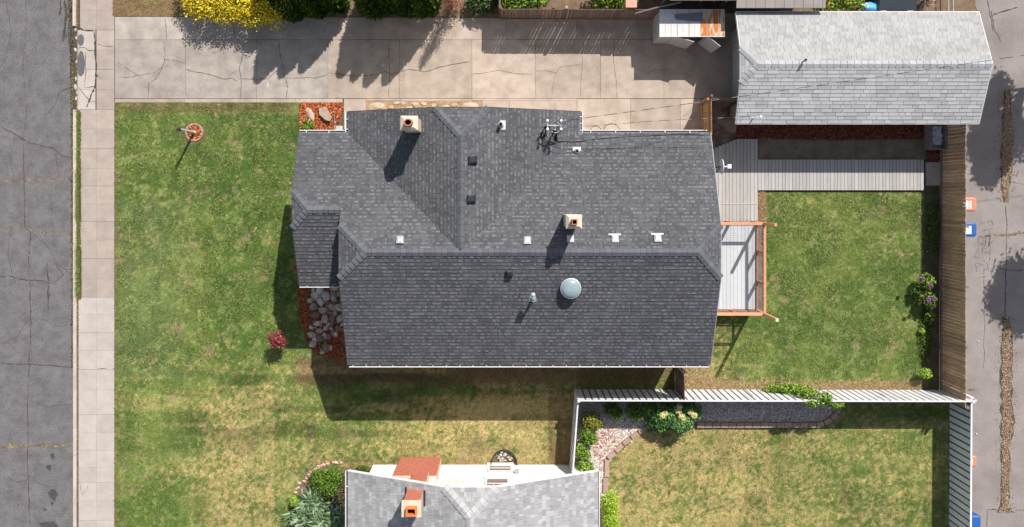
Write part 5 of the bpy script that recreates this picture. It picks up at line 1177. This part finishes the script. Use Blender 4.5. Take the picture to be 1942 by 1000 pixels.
shrub('low_plant', 'low green plant under the roof corner of the white walled house', 'plant', [L3(690, 888, .12, .25, .12, .12)], 400, .04, DG + GR)
# plants along the white fence
for i, (a, b, r_, cls, l) in enumerate([(1108, 885, .34, LIME + GR, 'bright green shrub at the foot of the white fence by the house wall'), (1100, 855, .32, LIME + GR, 'second green shrub up the short white fence'), (1112, 825, .32, GR + LIME[:1], 'third green shrub up the short white fence'), (1120, 795, .38, [lin(150, 150, 50), lin(110, 120, 40), lin(185, 165, 70), lin(85, 100, 40)], 'yellowish shrub inside the white fence corner'),
                                   (1160, 775, .34, GR + DG, 'green shrub right of the fence corner'), (1200, 778, .34, GR, 'leafy shrub under the white fence left of the cream flowers'), (1228, 772, .28, LIME[:2] + GR, 'light green shrub touching the cream flowered bush')]):
    shrub('fence_shrub', l, 'shrub', [L3(a, b, .45, r_, r_, .35), L3(a + 9, b + 7, .4, r_ * .8, r_ * .8, .3)], 1300, .05, cls, group='green shrubs inside the white fence')
shrub('flowering_bush', 'broad dark green bush under the white fence with cream flower heads', 'shrub', [L3(1262, 785, .65, .6, .5, .45), L3(1290, 800, .7, .5, .45, .45), L3(1305, 780, .6, .55, .45, .4), L3(1255, 803, .5, .4, .35, .35), L3(1240, 800, .35, .35, .3, .3)], 5200, .075, [lin(85, 125, 75), lin(110, 150, 85), lin(60, 95, 52), lin(95, 140, 60)])
flw = bpy.data.objects['crown'] if False else None
fb = bpy.data.objects[[o.name for o in bpy.data.objects if o.name.startswith('flowering_bush')][0]]
for a, b in ((1261, 784), (1288, 772), (1292, 790), (1310, 782), (1298, 796), (1286, 780), (1316, 788), (1256, 788)):
    V, F, cc = foliage([L3(a, b, 1.05, .13, .12, .09)], 260, .035, [lin(235, 225, 170), lin(215, 205, 140), lin(200, 200, 120)]); add('flower_head', (V, F), M['leaf'], fb, cols=cc)
shrub('hedge_bush', 'dense bright yellow green hedge bush right of the white walled house', 'shrub', [L3(1156, 955, .7, .36, .5, .5), L3(1157, 985, .7, .36, .5, .5), L3(1156, 1015, .7, .36, .5, .5)], 7000, .04, LIME + [lin(150, 180, 40), lin(170, 195, 60)], up=.6)
# creeper over the long white fence
vt = shrub('creeper', 'rambling green creeper hanging over the long white fence', 'creeper', [L3(1498, 737, .55, .7, .22, .4), L3(1530, 745, 1.3, .4, .22, .35), L3(1565, 755, 1.75, .28, .25, .18), L3(1540, 765, 1.72, .35, .14, .14), L3(1470, 738, .35, .5, .18, .28), L3(1585, 768, 1.6, .3, .12, .15)], 3800, .055, LIME + GR, jit=.5)
for a, b, c, d in ((1400, 730, 1428, 752), (1658, 742, 1690, 760), (1530, 735, 1570, 752)): add('branch', tube([W(a, b, .6), W((a + c) / 2, (b + d) / 2 - 2, 1.5), W(c, d, 1.8)], .014, 5), M['dead'], vt)
# back bed plants
shrub('rhododendron', 'dark leafy rhododendron with purple blooms in the fence bed', 'shrub', [L3(1755, 535, .5, .3, .34, .35), L3(1762, 570, .45, .28, .32, .35), L3(1742, 556, .3, .28, .22, .25), L3(1765, 600, .2, .26, .3, .15)], 1700, .065, GR + DG + [lin(150, 165, 90)])
rh = [o for o in bpy.data.objects if o.name.startswith('rhododendron')][0]
for a, b in ((1748, 528), (1765, 541), (1770, 566), (1761, 569)): V, F, cc = foliage([L3(a, b, 1.0, .075, .075, .06)], 90, .04, [lin(150, 75, 160), lin(175, 110, 185), lin(120, 50, 130)]); add('flower_head', (V, F), M['leaf'], rh, cols=cc)
shrub('lime_shrub', 'small lime green shrub at the lower end of the fence bed', 'shrub', [L3(1755, 709, .4, .24, .2, .22)], 700, .05, LIME)
shrub('low_plant', 'tiny lime seedling halfway down the fence bed', 'plant', [L3(1748, 628, .15, .12, .12, .1)], 160, .04, LIME)
for a, b, n_, l in ((1755, 640, 1, 'upper'), (1770, 430, 1, 'middle')): shrub('low_plant', 'low dark green plant in the shade of the brown fence, ' + l + ' part', 'plant', [L3(a, b, .08, .3, 1.2, .1)], 900, .045, DG, stem=False)
V, F, cc = blades([PX([(1296, 722), (1745, 722), (1745, 744), (1296, 744)]), PX([(1560, 726), (1745, 722), (1745, 744), (1560, 744)]), PX([(1296, 716), (1400, 722), (1400, 742), (1296, 742)]), PX([(1296, 605), (1345, 600), (1345, 742), (1296, 742)]), PX([(1440, 364), (1450, 364), (1452, 420), (1442, 420)])], 5000, tan + [lin(215, 175, 120), lin(150, 140, 80)], blade=.12)
add('dry_grass', (V, F), M['leaf'], cols=cc, kind='stuff', label='long dry straw coloured grass along the foot of the long white fence', cat='dry grass')
add('dirt_strip', prism(PX([(1436, 362), (1450, 362), (1453, 422), (1437, 422)]), -.02, .004), M['tan_soil'], kind='structure')
# planter box with plastic
x0, x1 = W(1764, 0, .5)[0], W(1798, 0, .5)[0]; y0, y1 = W(0, 284, .5)[1], W(0, 225, .5)[1]
pb = thing('planter_box', 'grey wooden planter box holding crumpled clear plastic at the garage corner', 'planter', ((x0 + x1) / 2, (y0 + y1) / 2, 0))
for nm, b_ in (('side_panel', box(x0, x0 + .1, y0, y1, 0, .5)), ('side_panel', box(x1 - .1, x1, y0, y1, 0, .5)), ('side_panel', box(x0 + .102, x1 - .102, y0, y0 + .06, 0, .5)), ('bottom', box(x0 + .1, x1 - .1, y0 + .06, y1, 0, .15))): add(nm, b_, M['weather_wood'] if nm != 'bottom' else M['grey_metal'], pb)
pl = thing('plastic_sheet', 'crumpled clear plastic sheet inside the grey planter box', 'plastic sheet', ((x0 + x1) / 2, y0 + .6, .3)); V = []; F = []
for i in range(9):
    for j in range(13): V.append((x0 + .13 + i * (x1 - x0 - .26) / 8, y0 + .2 + j * .065, .3 + random.uniform(-.07, .07)))
for i in range(8):
    for j in range(12): a = i * 13 + j; F.append((a, a + 13, a + 14, a + 1))
add('sheet', (V, F), M['plastic_sheet'], pl)

# ------------------------------------------------------------------ concrete pad at the passage
pad = sheet('patio', PX([(1350, 187.8), (1398, 187.8), (1396, 262), (1352, 284)]), .012, mat('stained_concrete', lin(165, 140, 125), .25, 1.5, .9, .2, 50, col2=lin(110, 90, 80), scale2=1.8, fine=.1), thick=.05)
crack([(1352, 228), (1370, 245), (1395, 262)], .02, M['crack'], pad, .0145, amp=.8, step=4)
# ------------------------------------------------------------------ metal cabinet at the driveway end
zc_ = 1.6; X = lambda px: (px - CX) * S * (1 - zc_ / H); Yc = lambda py: (CY - py) * S * (1 - zc_ / H)
ax0, ax1, ay0, ay1 = X(1251), X(1374), Yc(69), Yc(19)
cab = thing('metal_shed', 'low white metal garden shed with a rust stained roof and open doors', 'shed', ((ax0 + ax1) / 2, (ay0 + ay1) / 2, 0))
add('wall', join(box(ax0 + .03, ax1 - .03, ay1 - .05, ay1 - .02, 0, 1.55), box(ax0 + .02, ax0 + .05, ay0 + .05, ay1 - .05, 0, 1.55), box(ax1 - .05, ax1 - .02, ay0 + .05, ay1 - .05, 0, 1.55), box(ax0 + .05, ax0 + .8, ay0 + .03, ay0 + .06, 0, 1.55), box(ax1 - .7, ax1 - .05, ay0 + .03, ay0 + .06, 0, 1.55)), M['grey_metal'], cab)
np_ = 11; pw = (ax1 - ax0) / np_
for i in range(np_):
    a = ax0 + i * pw; v, f_ = box(a + .004, a + pw - .004, ay0, ay1, 1.55, 1.6)
    add('roof_panel', (v, f_), M['rust'] if i >= 7 else M['rust_metal'], cab)
for i in range(np_ + 1):
    a = ax0 + i * pw; add('roof_seam', box(a - .008, a + .008, ay0, ay1, 1.595, 1.615), M['rust_metal'] if i not in (3, 5, 7) else M['rust'], cab)
add('roof_edge', join(box(ax0 - .01, ax1 + .01, ay0 - .02, ay0 - .001, 1.53, 1.612), box(ax0 - .01, ax1 + .01, ay1 + .001, ay1 + .02, 1.53, 1.612)), M['white'], cab)
for i in range(5): add('wall_rib', box(ax0 + .008, ax0 + .019, ay0 + .1 + i * .22, ay0 + .125 + i * .22, 0, 1.54), M['grey_metal'], cab)
def leaf_door(hx, hy, ang, L_, m, name='door'):
    hx2, hy2 = hx + L_ * math.cos(ang), hy + L_ * math.sin(ang); d = add(name, bbar((hx, hy, .78), (hx2, hy2, .78), .025, 1.48), m, cab)
    for q in (.25, .5, .75): add('door_rib', bbar((hx + (hx2 - hx) * q, hy + (hy2 - hy) * q, .1), (hx + (hx2 - hx) * q, hy + (hy2 - hy) * q, 1.45), .045, .04), m, d)
leaf_door(ax0 + .62, ay0 + .02, math.radians(-16), .8, M['grey_metal']); leaf_door(ax1 - .62, ay0 + .0, math.radians(-38), .62, M['grey_metal'])
bd = thing('loose_board', 'flat blue grey board lying on the shed roof', 'board', (X(1305), Yc(34), 1.62))
add('sheet', prism([(X(1279), Yc(28)), (X(1333), Yc(24)), (X(1332), Yc(42)), (X(1281), Yc(37))], 1.62, 1.645), mat('blue_grey', lin(118, 120, 132), .1, 6, .6), bd)
lb = thing('loose_pole', 'long weathered pole leaning against the dark building beyond the driveway', 'pole', W(1205, 27)); add('pole', tube([W(1205, 26, 1.5), W(1245, 15, 1.7), W(1292, 4, 2.0)], .035, 7), M['weather_wood'], lb)
lb = thing('loose_pole', 'lower weathered pole resting beside the shed corner', 'pole', W(1210, 29)); add('pole', tube([W(1208, 28, 1.3), W(1245, 28, 1.3)], .028, 7), M['weather_wood'], lb)

# building beyond the driveway end
bb_ = thing('outbuilding', 'weathered grey roofed building along the top edge beyond the shed', 'building', (10.5, 10, 0))
rz = 2.4
# its roof rises away from the driveway
for k, (xa, xb, yy) in enumerate(((6.1, 8.66, 7.52), (8.66, 12.1, 7.22))):
    xx = xa
    while xx < xb - .05:
        q = min(xb, xx + .37); add('roof_panel', prism([(xx + .006, yy), (q - .006, yy), (q - .006, 12), (xx + .006, 12)], lambda p: rz - .06 + .12 * (p[1] - yy), lambda p: rz + .12 * (p[1] - yy)), M['mossy_roof'], bb_); xx = q
add('wall', box(6.2, 12.0, 8.3, 11.8, 0, 2.35), mat('dark_boards', (.07, .075, .085), .2, 5, .9), bb_)
add('eave_beam', box(6.1, 12.05, 7.75, 7.85, 2.2, 2.33), M['weather_wood'], bb_)
for xx in (6.15, 8.6, 10.3): add('post', box(xx - .05, xx + .05, 7.75, 7.85, 0, 2.2), M['weather_wood'], bb_)
for i in range(6): add('rafter', box(7.3 + i * .5, 7.35 + i * .5, 7.5, 7.74, 2.22, 2.3), M['weather_wood'], bb_)
shrub('leafy_shrub', 'bright green shrub between the weathered building and the parked car', 'shrub', [L3(1565, 5, 1.0, .6, .6, .5), L3(1600, -2, 1.0, .6, .6, .5), L3(1620, 8, .9, .35, .5, .4)], 3600, .07, LIME + GR + [lin(200, 130, 60)])
tp = thing('tarp', 'bright blue tarp behind the pale garage roof', 'tarp', W(1650, 12)); add('sheet', hull_rock(*W(1650, 16, .8)[:2], .5, .45, .35, .45, 91), M['tarp'], tp, smooth=True)
hs = thing('garden_hose', 'coiled white hose behind the blue tarp', 'hose', W(1643, 5)); 
for k in range(3): add('hose_loop', ring(*W(1643, 11, .95)[:2], .95 + .02 * k, .10 - .02 * k, .014, 16), M['cable_w'], hs)
# parked car, nose towards the garage
cx_, cy0 = W(1700, 0, .7)[0], 7.42
car = thing('parked_car', 'dark parked car with its nose towards the pale garage', 'car', (cx_, cy0 + 2.2, 0))
prof = [(0.0, .35), (.02, .68), (.12, .80), (1.15, .98), (1.95, 1.42), (3.3, 1.45), (4.1, 1.05), (4.4, .95), (4.42, .35)]
def carsec(y_, z_, wf): return [(cx_ - wf, cy0 + y_, .3), (cx_ - wf, cy0 + y_, z_ * .75), (cx_ - wf * .86, cy0 + y_, z_), (cx_ + wf * .86, cy0 + y_, z_), (cx_ + wf, cy0 + y_, z_ * .75), (cx_ + wf, cy0 + y_, .3)]
V = []; F = []
for i, (yy, zz) in enumerate(prof): V += carsec(yy, zz, .74 if i in (0, 8) else .88 if zz < 1.2 else .80)
for i in range(len(prof) - 1):
    for k in range(6): a = i * 6 + k; b = i * 6 + (k + 1) % 6; F.append((a, b, b + 6, a + 6))
F += [(5, 4, 3, 2, 1, 0), tuple(range(48, 54))]
add('body', (V, F), M['carpaint'], car)
add('windshield', ([(cx_ - .68, cy0 + 1.2, 1.012), (cx_ + .68, cy0 + 1.2, 1.012), (cx_ + .62, cy0 + 1.9, 1.405), (cx_ - .62, cy0 + 1.9, 1.405)], [(0, 1, 2, 3)]), M['glass'], car)
for sg in (-1, 1):
    add('headlight', box(cx_ + sg * .55 - .12, cx_ + sg * .55 + .12, cy0 + .0, cy0 + .14, .62, .76), M['lamp'], car)
    for yy in (.85, 3.5): add('wheel', tube([(cx_ + sg * .72, cy0 + yy, .32), (cx_ + sg * .9, cy0 + yy, .32)], .32, 18), M['rubber'], car)
    add('side_window', ([(cx_ + sg * .885, cy0 + 1.4, 1.0), (cx_ + sg * .885, cy0 + 3.4, 1.0), (cx_ + sg * .83, cy0 + 3.2, 1.36), (cx_ + sg * .83, cy0 + 2.0, 1.36)], [(0, 1, 2, 3)]), M['glass'], car)
for k in range(2): add('wiper', bbar((cx_ - .4 + .5 * k, cy0 + 1.2, 1.03), (cx_ - .1 + .5 * k, cy0 + 1.32, 1.09), .02, .015), M['rubber'], car)
# tree stump with tangled shoots
x, y, _ = W(1757, 2, .8); stp = thing('tree_stump', 'grey brown tree stump with tangled dead shoots behind the garage', 'tree stump', (x, y, 0)); ms = []
add('trunk', lathe(x, y, [(.3, 0), (.2, .35), (.17, .7), (.001, .72)], 12), M['bark'], stp)
for k in range(150):
    a = random.uniform(0, 6.28); r_ = random.uniform(.15, .5); z = random.uniform(.3, 1.1)
    ms.append(tube([(x, y, .5), (x + r_ * .5 * math.cos(a), y + r_ * .5 * math.sin(a), z), (x + r_ * math.cos(a + .6), y + r_ * math.sin(a + .6), z - .1)], [.03, .02, .008], 4, cap=False))
add('shoot', join(*ms), M['dead'], stp)['kind'] = 'stuff'
for k, px in enumerate((1799, 1808)):
    pz = thing('metal_pipe', ('left' if k == 0 else 'right') + ' one of two parallel metal pipes lying behind the pale garage', 'pipe', W(px, 0)); add('pipe', tube([W(px, 24, .5), W(px - 1, -60, .5)], .022, 7), M['galv'], pz)
# ------------------------------------------------------------------ bins in the alley
def rbin(px, py, zt_, m, label, sticker, w_=.56, dpt=.62, loc=None, red=False):
    x, y, _ = W(px, py, zt_) if loc is None else loc
    t = thing('wheeled_bin', label, 'bin', (x, y, 0), 'wheeled bins behind the alley fences'); a, b = dpt / 2, w_ / 2
    def fr(z0, z1, f0, f1): return [(x + p * a * f, y + q * b * f, z) for z, f in ((z0, f0), (z1, f1)) for p, q in ((-1, -1), (1, -1), (1, 1), (-1, 1))], box(0, 1, 0, 1, 0, 1)[1]
    add('body', fr(.05, zt_ - .08, .8, .97), m, t)
    V = [(x + p * a * f, y + q * b * g_, z) for z, f, g_ in ((zt_ - .08, 1.03, 1.03), (zt_ - .03, 1.0, 1.0), (zt_, .82, .8)) for p, q in ((-1, -.8), (-.8, -1), (.75, -1), (1, -.75), (1, .75), (.75, 1), (-.8, 1), (-1, .8))]
    F = [tuple(range(8))[::-1], tuple(range(16, 24))] + [(bb2 + i, bb2 + (i + 1) % 8, bb2 + 8 + (i + 1) % 8, bb2 + 8 + i) for bb2 in (0, 8) for i in range(8)]
    ld_ = add('lid', (V, F), m, t)
    if sticker:
        sx0_, sx1_ = x - a * .78, x + a * .3
        add('label_sticker', box(sx0_, sx1_, y - b * .6, y + b * .55, zt_ + .001, zt_ + .005), M['sticker'], ld_)
        if red:
            add('print', join(*[box(sx1_ - .14, sx1_ - .04, y - b * .5 + k * .07, y - b * .5 + k * .07 + .03, zt_ + .0052, zt_ + .0068) for k in range(5)]), M['sticker_red'], ld_); add('print', box(sx0_ + .02, sx0_ + .16, y - b * .5, y - b * .1, zt_ + .0052, zt_ + .0068), M['sticker_green'], ld_)
        else: add('print', join(*[box(sx0_ + .05 + k * .05, sx0_ + .065 + k * .05, y - b * .45, y + b * .4, zt_ + .0052, zt_ + .0066) for k in range(5)]), M['grey_paint'], ld_)
    add('handle', tube([(x + a * 1.0, y - b * .7, zt_ - .1), (x + a * 1.12, y, zt_ - .1), (x + a * 1.0, y + b * .7, zt_ - .1)], .015, 6), m, t)
    for q in (-1, 1): add('wheel', tube([(x + a * .8, y + q * b * .8, .12), (x + a * .8, y + q * b * 1.0, .12)], .12, 12), M['rubber'], t)
rbin(1838, 388, 1.05, M['bin_orange'], 'terracotta wheeled bin with a white sticker behind the brown fence', True, red=True)
rbin(1838, 436, 1.05, M['bin_blue'], 'blue wheeled bin with a white sticker behind the brown fence', True)
rbin(1841, 876, 1.0, M['bin_orange'], 'small terracotta bin behind the white alley fence', True, w_=.44, dpt=.5, red=True)
rbin(1846, 992, 1.05, M['bin_blue'], 'blue wheeled bin at the bottom of the white alley fence', False)

# ------------------------------------------------------------------ trees across the alley whose shade falls into view
def bigtree(x, y, z, lobes, label, n=11000):
    t = thing('alley_tree', label, 'tree', (x, y, 0)); V, F, cc = foliage([((x + a, y + b, z + c), r_) for a, b, c, r_ in lobes], n, .13, GR, jit=.6, shell=(.2, 1.05), asp=1.4)
    add('crown', (V, F), M['leaf'], t, cols=cc); add('trunk', cyl(x, y, 0, z, .14, 9, .06), M['bark'], t)
    add('limb', join(*[tube([(x, y, z * .6), (x + a * .6, y + b * .6, z * .85 + c * .5), (x + a, y + b, z + c)], [.07, .05, .02], 6) for a, b, c, _ in lobes]), M['bark'], t)
bigtree(22.9, 7.2, 5.0, [(-1.1, -.4, 0, (.45, .8, .4)), (-1.0, -1.6, -.1, (.35, .5, .3)), (-.3, -.2, 0, (.9, .8, .6)), (-.7, .9, 0, (.5, .9, .6)), (-.2, 1.9, .1, (.6, .7, .5)), (-.3, -1.3, -.3, (.5, .6, .4)), (.5, .4, .3, (.8, 1.2, .6)), (-.7, -2.1, -.4, (.35, .45, .3))], 'leafy tree across the alley at the upper right')
bigtree(23.3, .5, 5.0, [(-.2, 0, 0, (.8, .8, .6)), (0, .9, 0, (.6, .6, .5)), (.5, -.5, .2, (.8, .8, .5)), (.2, -1.1, -.2, (.6, .4, .4))], 'leafy tree across the alley at the middle right')
pole = thing('utility_pole', 'wooden utility pole across the alley carrying the wires', 'utility pole', (26, 6.6, 0)); add('pole', cyl(26, 6.6, 0, 8.2, .14, 10, .1), M['bark'], pole); add('crossarm', bbar((26, 5.6, 7.0), (26, 7.6, 7.0), .1, .12), M['weather_wood'], pole)
